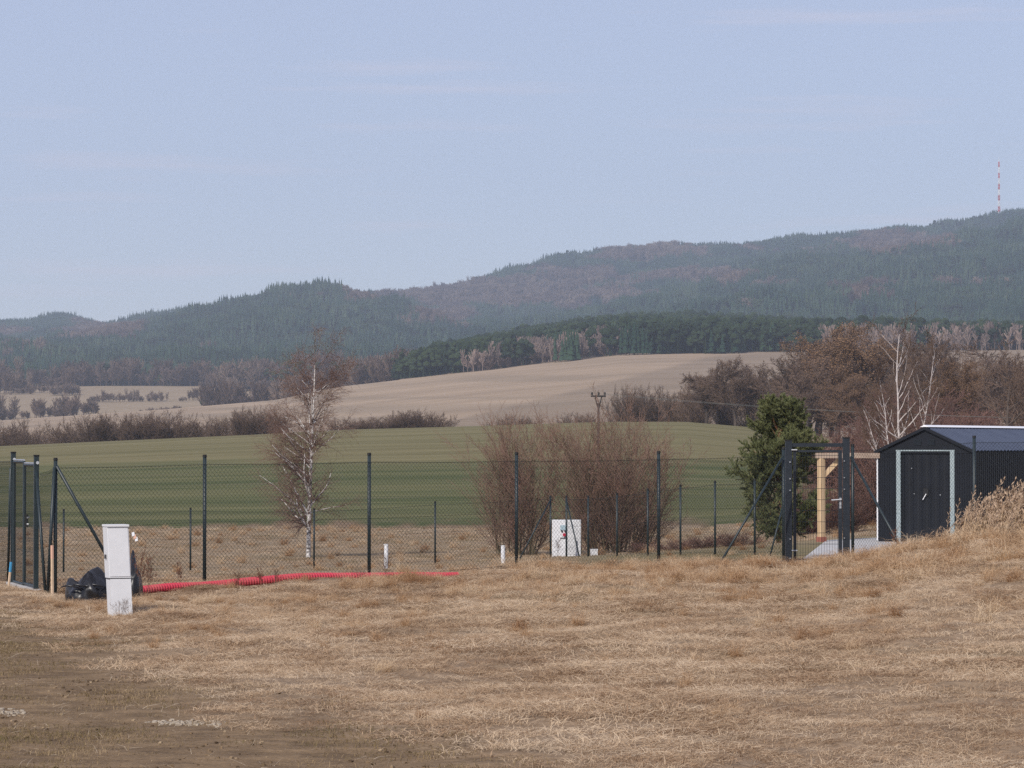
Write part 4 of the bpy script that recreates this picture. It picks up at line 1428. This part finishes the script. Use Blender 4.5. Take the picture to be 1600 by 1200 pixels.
# the birch standing behind the rear fence
b = on(482, 95, -.05)
birch = thing('birch_tree', 'slender white-barked birch with bare reddish twigs behind the left fence', 'tree', b)
rg = random.Random(4)
C = dict(n=(14, 7, 5, 3), wig=(.006, .09, .09, .09), trop=(.02, .02, -.03, -.12), start=(.18, .12, .1, .1), kids=(3.0, 2.3, 1.7, 1), ang=((35, 62), (25, 55), (25, 60), (20, 50)), ratio=(.37, .52, .80, .5), levels=4, rmin=.0024, shrink=.45)
segs = grow(rg, [], Vector((0, 0, 0)), Vector((.012, 0, 1)), 5.75, .072, 0, C)
# long pale limbs leaving the trunk
for az, h, l, e in ((2.9, 2.9, 1.7, 35), (.15, 3.0, 1.75, 42), (3.3, 3.7, 1.3, 50), (2.7, 2.1, 1.4, 40), (.3, 1.35, 1.6, 25), (-.2, 3.9, 1.1, 50), (3.0, 4.3, 1.2, 64), (2.6, 3.9, 1.7, 76)):
    dv = Vector((math.cos(az) * math.cos(R(e)), math.sin(az) * math.cos(R(e)), math.sin(R(e))))
    grow(rg, segs, Vector((.01 * h, 0, h)), dv, l, .018, 1, C)
base = np.array(b)
V, Fc = seg_mesh([s for s in segs if s[4] == 0], 8)
V2, F2 = seg_mesh([s for s in segs if s[4] == 1 and s[2] > .0095], 5)
part('trunk', np.vstack([V, V2]) + base, np.vstack([Fc, F2 + len(V)]), M['birch'], birch, True)
V, Fc = seg_mesh([s for s in segs if s[4] >= 2 or (s[4] == 1 and s[2] <= .0095)], 3)
part('crown', V + base, Fc, M['birch_twig'], birch)

# birch clump behind the shed: three white stems from one stool
D_ = 138
b = on(1408, D_, -.05)
b2 = thing('birch_tree', 'white-stemmed bare birch clump rising behind the shed roof', 'tree', b)
rg = random.Random(9)
C2 = dict(n=(12, 7, 4, 3), wig=(.05, .12, .14, .16), trop=(.03, .06, .02, -.02), start=(.4, .25, .1, .1), kids=(2.1, 1.7, 1.5, 1), ang=((24, 50), (20, 50), (20, 55), (20, 50)), ratio=(.40, .45, .5, .5), levels=4, rmin=.005, shrink=.5)
segs = []
Ht = at(1405, 522, D_).z - b.z
for dx, dz, l, r in ((-.02, 1, Ht, .085), (.30, 1, Ht * .92, .07), (-.34, .9, Ht * .62, .05), (.12, 1, Ht * .66, .045), (-.16, 1, Ht * .8, .05)):
    grow(rg, segs, Vector((dx * .5, 0, 0)), Vector((dx, rg.uniform(-.1, .1), dz)).normalized(), l, r, 0, C2)
base = np.array(b)
V, Fc = seg_mesh([s for s in segs if s[4] <= 1 and s[2] > .0075], 6)
part('trunk', V + base, Fc, M['birch_limb'], b2, True)
V, Fc = seg_mesh([s for s in segs if s[4] >= 2 or s[2] <= .0075], 3)
part('crown', V + base, Fc, M['twig'], b2)


def shrub(root, rg, H, Wd_, stems, C, mt, mw, base_r=.3, r0=.022, out=1.0):
    segs = []
    for k in range(stems):
        a = rg.random() * 6.283
        q = base_r * math.sqrt(rg.random())
        sp = rg.uniform(.0, 1.0) ** .8 * out
        dv = Vector((math.cos(a) * sp * Wd_ / H * .55, math.sin(a) * sp * Wd_ / H * .55, 1)).normalized()
        grow(rg, segs, Vector((q * math.cos(a), q * math.sin(a), -.05)), dv, H * rg.uniform(.72, 1.0) * (1 - .34 * sp * sp), r0 * rg.uniform(.6, 1.2), 0, C)
    tree_parts(root, segs, 1, mt, mw, 5)
    return root


CW = dict(n=(9, 5, 3), wig=(.06, .09, .12), trop=(.015, .05, .05), start=(.10, .1, .1), kids=(2.2, 2.0, 1), ang=((18, 50), (15, 45), (15, 40)), ratio=(.42, .5, .5), levels=3, rmin=.0035, shrink=.45)
for c_, D_, yt, wd, st, seed, lab in ((812, 97, 640, 2.6, 30, 21, 'left and smaller of two bare willow bushes behind the power cabinet'), (960, 96, 632, 3.7, 60, 22, 'large bare reddish willow bush behind the power cabinet, right of the smaller one')):
    b = on(c_, D_)
    o = thing('willow_bush', lab, 'bush', b)
    shrub(o, random.Random(seed), at(c_, yt, D_).z - b.z, wd, st, CW, M['willow_stem'], M['willow_twig'], 1.15 if wd > 3 else .75)

# young pine behind the garden gate
D_ = 92
b = on(1216, D_)
pine = thing('pine_tree', 'bushy young green pine standing behind the garden gate', 'tree', b)
rg = random.Random(31)
Hp = at(1222, 637, D_).z - b.z
segs, tips = [], []
pt_ = Vector((0, 0, 0)); zt_ = Hp * .95
tr_ = [Vector((.0, 0, 0)), Vector((.06, 0, Hp * .25)), Vector((-.02, .05, Hp * .5)), Vector((.04, 0, Hp * .75)), Vector((.02, 0, Hp * .95))]
for i in range(4):
    segs.append((tuple(tr_[i]), tuple(tr_[i + 1]), .085 * (1 - i * .2), .085 * (1 - (i + 1) * .2), 0))
CP = dict(n=(6, 4, 3), wig=(.10, .14, .15), trop=(.05, .07, .08), start=(.25, .2, .3), kids=(2.2, 1.4, 0), ang=((25, 60), (25, 55), (20, 40)), ratio=(.45, .5, .4), levels=3, rmin=.006, shrink=.35)
for k in range(120):
    f = rg.uniform(.10, .97)
    z = Hp * f
    wmax = np.interp(f, [.05, .2, .45, .62, .85, 1.0], [1.1, 1.5, 1.55, 1.25, 1.1, .65])
    if f < .42 and rg.random() < .35:
        continue
    a = rg.random() * 6.283
    e = R(np.interp(f, [0, .5, 1], [2, 25, 62]) + rg.uniform(-8, 12))
    dv = Vector((math.cos(a) * math.cos(e), math.sin(a) * math.cos(e), math.sin(e)))
    grow(rg, segs, Vector((.03, 0, z * .94)), dv, wmax * rg.uniform(.72, 1.08), .02, 0, CP)
base = np.array(b)
wood = [s for s in segs]
V, Fc = seg_mesh([s for s in segs if s[2] > .0062], 5)
part('trunk', V + base, Fc, M['pine_bark'], pine, True)
# needles along all thin shoots
P0, P1 = [], []
for s in segs:
    if s[4] == 0 and s[2] > .017:
        continue
    a, q = Vector(s[0]), Vector(s[1])
    dv = (q - a)
    ln_ = dv.length
    dn = dv.normalized()
    nn_ = int(16 + ln_ * 120) if s[4] else 12
    for k in range(nn_):
        o_ = a + dv * rg.random()
        rv = Vector((rg.gauss(0, 1), rg.gauss(0, 1), rg.gauss(0, 1))).normalized()
        nd = (dn * .9 + rv * .75 + Vector((0, 0, .25))).normalized()
        P0.append(tuple(o_)); P1.append(tuple(o_ + nd * rg.uniform(.05, .095)))
P0, P1 = np.array(P0), np.array(P1)
sd = np.cross(P1 - P0, nr.normal(size=P0.shape)); sd /= np.linalg.norm(sd, axis=1, keepdims=True)
V = np.stack([P0 - sd * .0055, P0 + sd * .0055, P1], 1).reshape(-1, 3)
part('crown', V + base, np.arange(len(V)).reshape(-1, 3), M['pine'], pine)

# ---- kinds used many times: bare field trees, oaks with withered leaves, hedge bushes
rg = random.Random(51)
CT = dict(n=(7, 7, 5, 3), wig=(.07, .14, .17, .2), trop=(.03, .05, .04, .02), start=(.3, .2, .15, .1), kids=(3.6, 2.8, 2.5, 1), ang=((30, 62), (28, 58), (25, 60), (20, 50)), ratio=(.62, .52, .5, .5), levels=4, rmin=.015, shrink=.38)


def proto(kind, seed, H, C, r0, mt, mw, stems=1, wide=.4, n0=6):
    """root made once at the origin; placed later"""
    o = bpy.data.objects.new(kind, None)
    COL.objects.link(o)
    rg = random.Random(seed)
    segs = []
    for k in range(stems):
        a = rg.random() * 6.283
        sp = wide * rg.uniform(.2, 1) if stems > 1 else .04
        grow(rg, segs, Vector((math.cos(a) * sp * .8, math.sin(a) * sp * .8, -.1 * H * .1)), Vector((math.cos(a) * sp, math.sin(a) * sp, 1)).normalized(), rg.uniform(.8, 1.05) * 8, r0, 0, C)
    segs = fit(segs, H)
    tree_parts(o, segs, 2 if stems == 1 else 1, mt, mw, n0)
    return o, segs


used = {}


def plant(pr, c_, D_, H, label, cat, group=None, widen=1.0, rz=None, sink=.15, H0=10.0):
    s = H / H0
    loc = on(c_, D_, -sink)
    rz = rng.random() * 6.28 if rz is None else rz
    if pr.name in used:
        o = copy_thing(pr, loc, rz, (s * widen, s * widen, s))
    else:
        used[pr.name] = 1
        o = pr
        o.location = loc; o.rotation_euler = (0, 0, rz); o.scale = (s * widen, s * widen, s)
    tag(o, label, cat, group)
    return o


def height(c_, y_top, D_):
    return at(c_, y_top, D_).z - g(XD(c_, D_), D_) + .15


tA, _ = proto('bare_tree', 61, 10, CT, .22, M['bark'], M['twig'])
tB, _ = proto('bare_tree', 62, 10, CT, .20, M['bark'], M['twig'])
tC, _ = proto('bare_tree', 63, 10, dict(CT, kids=(2.2, 1.5, 1.0, 1), ratio=(.7, .5, .45, .5)), .24, M['bark'], M['twig'])
oakC = dict(CT, kids=(3.8, 2.7, 2.2, 1), ratio=(.70, .5, .5, .5), start=(.22, .2, .15, .1))
oaks = []
for sd_ in (71, 72):
    o, segs = proto('oak_tree', sd_, 10, oakC, .30, M['bark'], M['twig'])
    rg = random.Random(sd_)
    V, Fc = [], []
    for s in segs:
        if s[4] >= 2 and rg.random() < .75:
            for k in range(3):
                q = Vector(s[1]) + Vector((rg.gauss(0, .12), rg.gauss(0, .12), rg.gauss(0, .12)))
                a = Vector((rg.gauss(0, 1), rg.gauss(0, 1), rg.gauss(0, 1))).normalized() * rg.uniform(.03, .065)
                b_ = a.cross(Vector((rg.gauss(0, 1), rg.gauss(0, 1), rg.gauss(0, 1)))).normalized() * rg.uniform(.02, .045)
                i = len(V)
                V += [tuple(q - a), tuple(q + b_), tuple(q + a), tuple(q - b_)]
                Fc.append((i, i + 1, i + 2, i + 3))
    part('withered_leaves', V, Fc, M['oak_leaf'], o)
    oaks.append(o)
CB = dict(n=(6, 4, 3), wig=(.09, .13, .16), trop=(.03, .06, .05), start=(.12, .1, .1), kids=(2.6, 2.2, 1), ang=((20, 52), (20, 50), (20, 45)), ratio=(.45, .5, .5), levels=3, rmin=.022, shrink=.4)
bA, _ = proto('bare_bush', 81, 10, CB, .10, M['bark'], M['twig'], stems=30, wide=.85, n0=4)
bB, _ = proto('bare_bush', 82, 10, CB, .10, M['bark'], M['twig'], stems=26, wide=.6, n0=4)
bC, _ = proto('bare_bush', 83, 10, CB, .10, M['bark'], M['twig_red'], stems=26, wide=.8, n0=4)
BUSH = (bA, bB)
ORD = ['first', 'second', 'third', 'fourth', 'fifth', 'sixth', 'seventh', 'eighth', 'ninth', 'tenth', 'eleventh', 'twelfth', 'thirteenth', 'fourteenth', 'fifteenth', 'sixteenth']

def sorted_c(*rows):
    return sorted(rows, key=lambda q: q[1])


# big trees at the right
for o_, c_, D_, yt, w_, lab in (
        (oaks[0], 1280, 520, 503, 1.25, 'tall dark oak with few withered leaves left of the leafy oak'),
        (oaks[1], 1345, 505, 506, 1.3, 'broad oak still holding withered brown leaves'),
        (oaks[0], 1310, 470, 585, 1.5, 'low brown-leaved oak in front of the two tall oaks'),
        (oaks[1], 1378, 475, 590, 1.4, 'low brown-leaved oak behind the old plastered pillar')):
    plant(o_, c_, D_, height(c_, yt, D_), lab, 'tree', 'oaks right of the field', w_)
for k, (o_, c_, D_, yt, w_) in enumerate(sorted_c((tA, 1105, 520, 562, 1.35), (tB, 1150, 510, 552, 1.25), (tA, 1190, 515, 562, 1.3), (tB, 1232, 505, 548, 1.2), (tA, 1215, 490, 598, 1.4), (tB, 1082, 535, 580, 1.5), (tA, 1130, 540, 566, 1.5), (tB, 1172, 535, 568, 1.5), (tA, 1258, 500, 552, 1.3))):
    plant(o_, c_, D_, height(c_, yt, D_), '%s bare grey-brown tree, counted from the left, beyond the field crest before the oaks' % ORD[k], 'tree', 'bare trees beyond the crest', w_)
for k, (o_, c_, D_, yt, w_) in enumerate(sorted_c((tB, 1262, 540, 545, .9), (tA, 1300, 545, 540, .9), (tB, 1395, 530, 532, .85), (tA, 1420, 500, 548, .9), (tB, 1468, 480, 528, .9), (tA, 1515, 500, 540, .9), (tB, 1548, 470, 548, .9), (tA, 1240, 470, 606, 1.2), (tB, 1400, 430, 590, 1.2), (tA, 1585, 520, 530, 1.1), (tB, 1440, 560, 520, 1.0), (tA, 1490, 400, 600, 1.1), (tB, 1535, 390, 596, 1.1))):
    plant(o_, c_, D_, height(c_, yt, D_), '%s bare tree from the left in the dim wood around the oaks' % ORD[k], 'tree', 'dim wood behind the oaks', w_ * 1.5)
plant(tC, 1572, 235, height(1572, 520, 235), 'bare dark tree with open forked branches at the right edge', 'tree', None, .85, rz=.6)
plant(tB, 1600, 262, height(1600, 545, 262), 'bare tree half cut off by the right edge, behind the forked one', 'tree', None, .7)
plant(tA, 1445, 470, height(1445, 520, 470), 'tall bare tree behind the white birch clump', 'tree', None, .8)
plant(oaks[0], 1492, 330, height(1492, 560, 330), 'olive-brown bushy tree above the shed roof ridge', 'tree', None, .95)
# hedge of small trees and bushes along the crest, right of the power pole
for k, (c_, D_, yt, w_) in enumerate(((890, 560, 642, .9), (914, 555, 640, .8), (975, 545, 598, .5), (1003, 550, 596, .65), (1030, 545, 600, .75), (1062, 540, 604, .8), (1085, 530, 606, .8), (1130, 525, 622, 1.0), (1170, 520, 628, 1.0), (1205, 505, 630, 1.1))):
    plant(BUSH[k % 2], c_, D_, height(c_, yt, D_), '%s bare bush from the left along the crest right of the power pole' % ORD[k], 'bush', 'bushes along the crest on the right', w_ * 1.25)
# hedges behind the crest on the left
for k, (c_, D_, yt, w_) in enumerate(((-14, 585, 655, 1.1), (18, 575, 660, .9), (38, 590, 652, 1.0), (66, 585, 664, .8), (92, 580, 667, .7))):
    plant(BUSH[k % 2], c_, D_, height(c_, yt, D_), '%s bush from the left in the dim hedge at the far left' % ORD[k], 'bush', 'hedge at the far left', w_ * 1.3)
for k, (c_, D_, yt, w_) in enumerate(((130, 560, 652, 1.0), (152, 555, 638, 1.0), (175, 560, 644, 1.1), (198, 555, 646, 1.1), (222, 560, 644, 1.1), (243, 555, 639, 1.0), (266, 560, 643, 1.0), (287, 555, 648, 1.0), (307, 560, 652, .9), (328, 555, 650, .8))):
    plant(BUSH[k % 2], c_, D_, height(c_, yt - (6, 1, -3)[k % 3], D_), '%s bush from the left in the long dark hedge left of the birch' % ORD[k], 'bush', 'long hedge left of the birch', w_ * (1.3, .95, 1.2)[k % 3])
for k, (c_, D_, yt, w_) in enumerate(((367, 545, 640, .9), (386, 540, 632, .8), (405, 545, 630, .8), (424, 540, 638, .9))):
    plant(BUSH[k % 2], c_, D_, height(c_, yt, D_), '%s bush from the left in the short hedge touching the birch' % ORD[k], 'bush', 'short hedge at the birch', w_ * 1.35)
for k, (c_, D_, yt, w_) in enumerate(((540, 540, 650, 1.2), (563, 535, 652, 1.2), (586, 540, 650, 1.2), (608, 535, 646, 1.2), (632, 540, 640, 1.1), (652, 535, 635, 1.0), (670, 540, 641, 1.0))):
    plant(BUSH[k % 2], c_, D_, height(c_, yt, D_), '%s bush from the left in the low hedge right of the birch' % ORD[k], 'bush', 'low hedge right of the birch', w_ * 1.5)
for k, (c_, D_, yt) in enumerate(((800, 545, 646), (828, 550, 650))):
    plant(BUSH[k % 2], c_, D_, height(c_, yt, D_), '%s of two low bushes on the crest behind the smaller willow' % ('left', 'right')[k], 'bush', 'low bushes behind the smaller willow', 1.6)
# red-brown brush behind pine, frame and shed
for k, (c_, D_, yt, w_) in enumerate(((1300, 215, 668, 1.3), (1326, 260, 655, .9), (1384, 205, 662, 1.0), (1395, 290, 612, 1.1), (1425, 230, 640, 1.2), (1440, 310, 590, 1.1), (1462, 200, 660, 1.3), (1480, 260, 625, 1.1), (1510, 215, 655, 1.3), (1528, 290, 628, 1.2), (1555, 200, 664, 1.3), (1590, 215, 655, 1.2), (1618, 200, 660, 1.2))):
    plant(bC, c_, D_, height(c_, yt, D_), '%s red-brown thicket bush from the left behind frame and shed' % ORD[k], 'bush', 'red-brown thicket behind the shed', w_ * 1.3)
for k, (c_, D_, yt) in enumerate(((1262, 118, 745), (1312, 112, 752), (1352, 126, 697))):
    plant(bC, c_, D_, height(c_, yt, D_), '%s low red-brown bush from the left seen through gate and timber frame' % ORD[k], 'bush', 'low bushes behind the timber frame', 1.3)
for k, (c_, D_, yt) in enumerate(((1010, 88, 842), (1060, 86, 838), (1098, 85, 832), (1150, 84, 826))):
    plant(bC, c_, D_, height(c_, yt, D_), '%s low bramble from the left between willow and pine' % ORD[k], 'bush', 'brambles between willow and pine', 1.9)

# ---- tall plumed grass by the shed
def reed_clump(name, rg, n, H):
    o = bpy.data.objects.new(name, None)
    COL.objects.link(o)
    Vs, Vp = [], []
    for k in range(n):
        a = rg.random() * 6.28; q = .16 * math.sqrt(rg.random())
        p = Vector((q * math.cos(a), q * math.sin(a), -.05))
        dv = Vector((rg.gauss(.14, .16), rg.gauss(0, .12), 1)).normalized()
        L_ = H * rg.uniform(.6, 1.05)
        pts = [p]
        for i in range(6):
            dv = (dv + Vector((.035 + .02 * i, 0, -.02 * i))).normalized()
            pts.append(pts[-1] + dv * L_ / 6)
        Vs.append(path_tube([tuple(v) for v in pts[:6]], [.0035, .0033, .003, .0027, .0024, .002], 4))
        for j in range(16):      # plume of short spikelets along the last third
            t_ = j / 15
            c0 = pts[4] + (pts[5] - pts[4]) * min(1, t_ * 2) + (pts[6] - pts[5]) * max(0, t_ * 2 - 1)
            sp = Vector((rg.gauss(.3, .5), rg.gauss(0, .5), rg.uniform(.4, 1.0))).normalized() * .115 * (1.15 - t_ * .7)
            sd = Vector((rg.gauss(0, 1), rg.gauss(0, 1), 0)).normalized() * .011
            Vp.append(([tuple(c0), tuple(c0 + sp * .5 + sd), tuple(c0 + sp), tuple(c0 + sp * .5 - sd)], [(0, 1, 2, 3)]))
        for j in range(2):       # withered leaves
            c0 = pts[1 + j]
            az = rg.random() * 6.28
            l1 = c0 + Vector((math.cos(az) * .12, math.sin(az) * .12, .13)); l2 = l1 + Vector((math.cos(az) * .14, math.sin(az) * .14, -.06))
            sd = Vector((-math.sin(az), math.cos(az), 0)) * .005
            Vs.append(([tuple(c0 - sd), tuple(c0 + sd), tuple(l1 + sd), tuple(l1 - sd), tuple(l2)], [(0, 1, 2, 3), (3, 2, 4)]))
    part('stems', *cat_mesh(*Vs), M['reed'], o)
    part('plumes', *cat_mesh(*Vp), M['plume'], o)
    return o


rcl = [reed_clump('tall_grass_clump', random.Random(90 + k), (9, 15, 22)[k], 1.0) for k in range(3)]
RE = [(1432, 56.0, 0, .62, 'sparse tall grass clump in front of the left half of the shed door'), (1462, 55.4, 0, .74, 'sparse tall grass clump in front of the right half of the shed door')]
for k, (c_, D_, i, h) in enumerate(((1486, 55.0, 1, .80), (1500, 54.2, 1, .95), (1516, 53.2, 2, .98), (1530, 54.4, 1, 1.08), (1546, 52.6, 2, 1.05), (1558, 53.8, 2, 1.28), (1572, 52.2, 2, 1.05), (1584, 53.0, 2, 1.18), (1597, 52.0, 2, 1.12), (1612, 52.8, 2, 1.15), (1628, 51.6, 1, 1.1), (1536, 51.2, 1, .70), (1566, 50.6, 1, .72), (1592, 50.2, 1, .8))):
    RE.append((c_, D_, i, h, None))
k = 0
for c_, D_, i, h, lab in RE:
    if lab is None:
        lab = '%s plumed dry grass clump from the left in the dense stand by the shed' % ORD[k] if k < 11 else '%s lower grass clump from the left in front of the dense plumed stand' % ORD[k - 11]
        k += 1
    plant(rcl[i], c_, D_, h, lab, 'tall grass', 'tall grass clumps by the shed', 1.0, rz=rng.uniform(-.5, .5), sink=.02, H0=1.0)

# ---- dead weeds
def weed(name, seed, H, heads, mt, mh, spread=.35, n=7):
    o = bpy.data.objects.new(name, None)
    COL.objects.link(o)
    rg = random.Random(seed)
    C = dict(n=(6, 4, 2), wig=(.07, .12, .2), trop=(.04, .06, .05), start=(.35, .4, .3), kids=(1.3, 1.0, 0), ang=((25, 50), (25, 50), (20, 40)), ratio=(.45, .4, .4), levels=3, rmin=.0022, shrink=.4)
    segs = []
    for k in range(n):
        a = rg.random() * 6.28
        grow(rg, segs, Vector((.03 * math.cos(a), .03 * math.sin(a), -.04)), Vector((math.cos(a) * spread * rg.random(), math.sin(a) * spread * rg.random(), 1)).normalized(), H * rg.uniform(.6, 1), .0045, 0, C)
    V, Fc = seg_mesh(segs, 3)
    part('stems', V, Fc, mt, o)
    if heads:
        ps = []
        for s in segs:
            if s[1][2] > H * .45 and rg.random() < heads:
                q = Vector(s[1])
                for j in range(5):
                    a = Vector((rg.gauss(0, 1), rg.gauss(0, 1), rg.gauss(0, 1))).normalized() * .016
                    b_ = a.cross(Vector((0, 0.3, 1))).normalized() * .010
                    q2 = q + Vector((rg.gauss(0, .012), rg.gauss(0, .012), rg.gauss(0, .02)))
                    ps.append(([tuple(q2 - a), tuple(q2 + b_), tuple(q2 + a), tuple(q2 - b_)], [(0, 1, 2, 3)]))
        part('seed_heads', *cat_mesh(*ps), mh, o)['kind'] = 'stuff'
    return o


wA = weed('dead_weed', 101, 1.0, .5, M['weed'], M['dock'], .25, 5)
wB = weed('dead_weed', 102, 1.0, 0, M['weed'], M['dock'], .8, 14)
wC = weed('dock_plant', 103, 1.0, .95, M['dock'], M['dock'], .2, 3)
for pr, c_, D_, h, w_, lab in (
        (wC, 283, 49.4, .42, .9, 'rusty dock seed head behind the left part of the red pipe'),
        (wA, 221, 46.0, .75, .6, 'thin dead weed just right of the meter pillar'),
        (wA, 233, 45.0, .68, .6, 'dead weed stalks a little right of the meter pillar in front of the pipe'),
        (wA, 371, 46.5, .40, .8, 'dark dead weed in front of the middle of the red pipe'),
        (wC, 410, 47.2, .36, 1.0, 'dock plant in front of the red pipe, left of its grass-covered part'),
        (wA, 432, 46.8, .33, .9, 'small dead weed beside the dock plant in front of the red pipe'),
        (wB, 566, 49.6, .36, 1.0, 'tangled brown weed at the foot of the third tall fence post'),
        (wA, 603, 48.4, .42, .8, 'thin dead weed in front of the grass-covered right part of the red pipe'),
        (wB, 188, 37.9, .22, 1.2, 'dry twiggy weeds tangled round the foot of the meter pillar'),
        (wB, 204, 38.2, .28, 1.0, 'dry weed tuft touching the right foot of the meter pillar'),
        (wB, 1573, 46.5, .33, 1.2, 'small dark tangled dead shrub in the grass at the right edge'),
        (wA, 1398, 50.5, .44, .7, 'single dead stalks left of the shed door in the grass'),
        (wA, 905, 82.3, .62, .8, 'dead weeds in front of the white power cabinet'),
        (wA, 872, 79.3, .45, .8, 'dead weed at the left half of the power cabinet')):
    plant(pr, c_, D_, h, lab, 'weed', None, w_, sink=.0, H0=1.0)

# ---- pale stones scattered in two streaks on the bare earth
def stones(c0, c1, D0, D1, n):
    ps = []
    for k in range(n):
        t_ = rng.random()
        c_ = c0 + (c1 - c0) * t_ + rng.gauss(0, 4); D_ = D0 + (D1 - D0) * t_ + rng.gauss(0, .13)
        p = on(c_, D_)
        s = rng.uniform(.004, .013)
        a = rng.random() * 6.28
        V, Fc = box((0, 0, 0), (s * 2, s * 1.4, s * .9), a)
        V = [(v[0] * rng.uniform(.7, 1.2) + p.x, v[1] * rng.uniform(.7, 1.2) + p.y, v[2] * rng.uniform(.7, 1.2) + p.z + s * .25) for v in V]
        ps.append((V, Fc))
    return ps


o = part('pale_gravel', *cat_mesh(*(stones(238, 345, 19.6, 19.2, 190) + stones(-30, 36, 20.6, 20.4, 100))), M['stone'])
tag(o, 'pale crushed stone in thin streaks on the bare earth', 'gravel', kind='stuff')

# ------------------------------------------------------------------ haze over the valley
haze_m = bpy.data.materials.new('valley_haze')
haze_m.use_nodes = True
hn = haze_m.node_tree.nodes
hn.clear()
ho = hn.new('ShaderNodeOutputMaterial')
hv = hn.new('ShaderNodeVolumePrincipled')
hv.inputs['Color'].default_value = (.70, .815, 1.0, 1)
hv.inputs['Density'].default_value = HAZE_DENSITY
hv.inputs['Anisotropy'].default_value = 0.0
haze_m.node_tree.links.new(hv.outputs[0], ho.inputs['Volume'])
hz = part('haze', *box((0, 3550, 305), (5600, 7300, 640)), haze_m)
hz['kind'] = 'stuff'
hz['label'] = 'thin blue spring haze in the valley air'
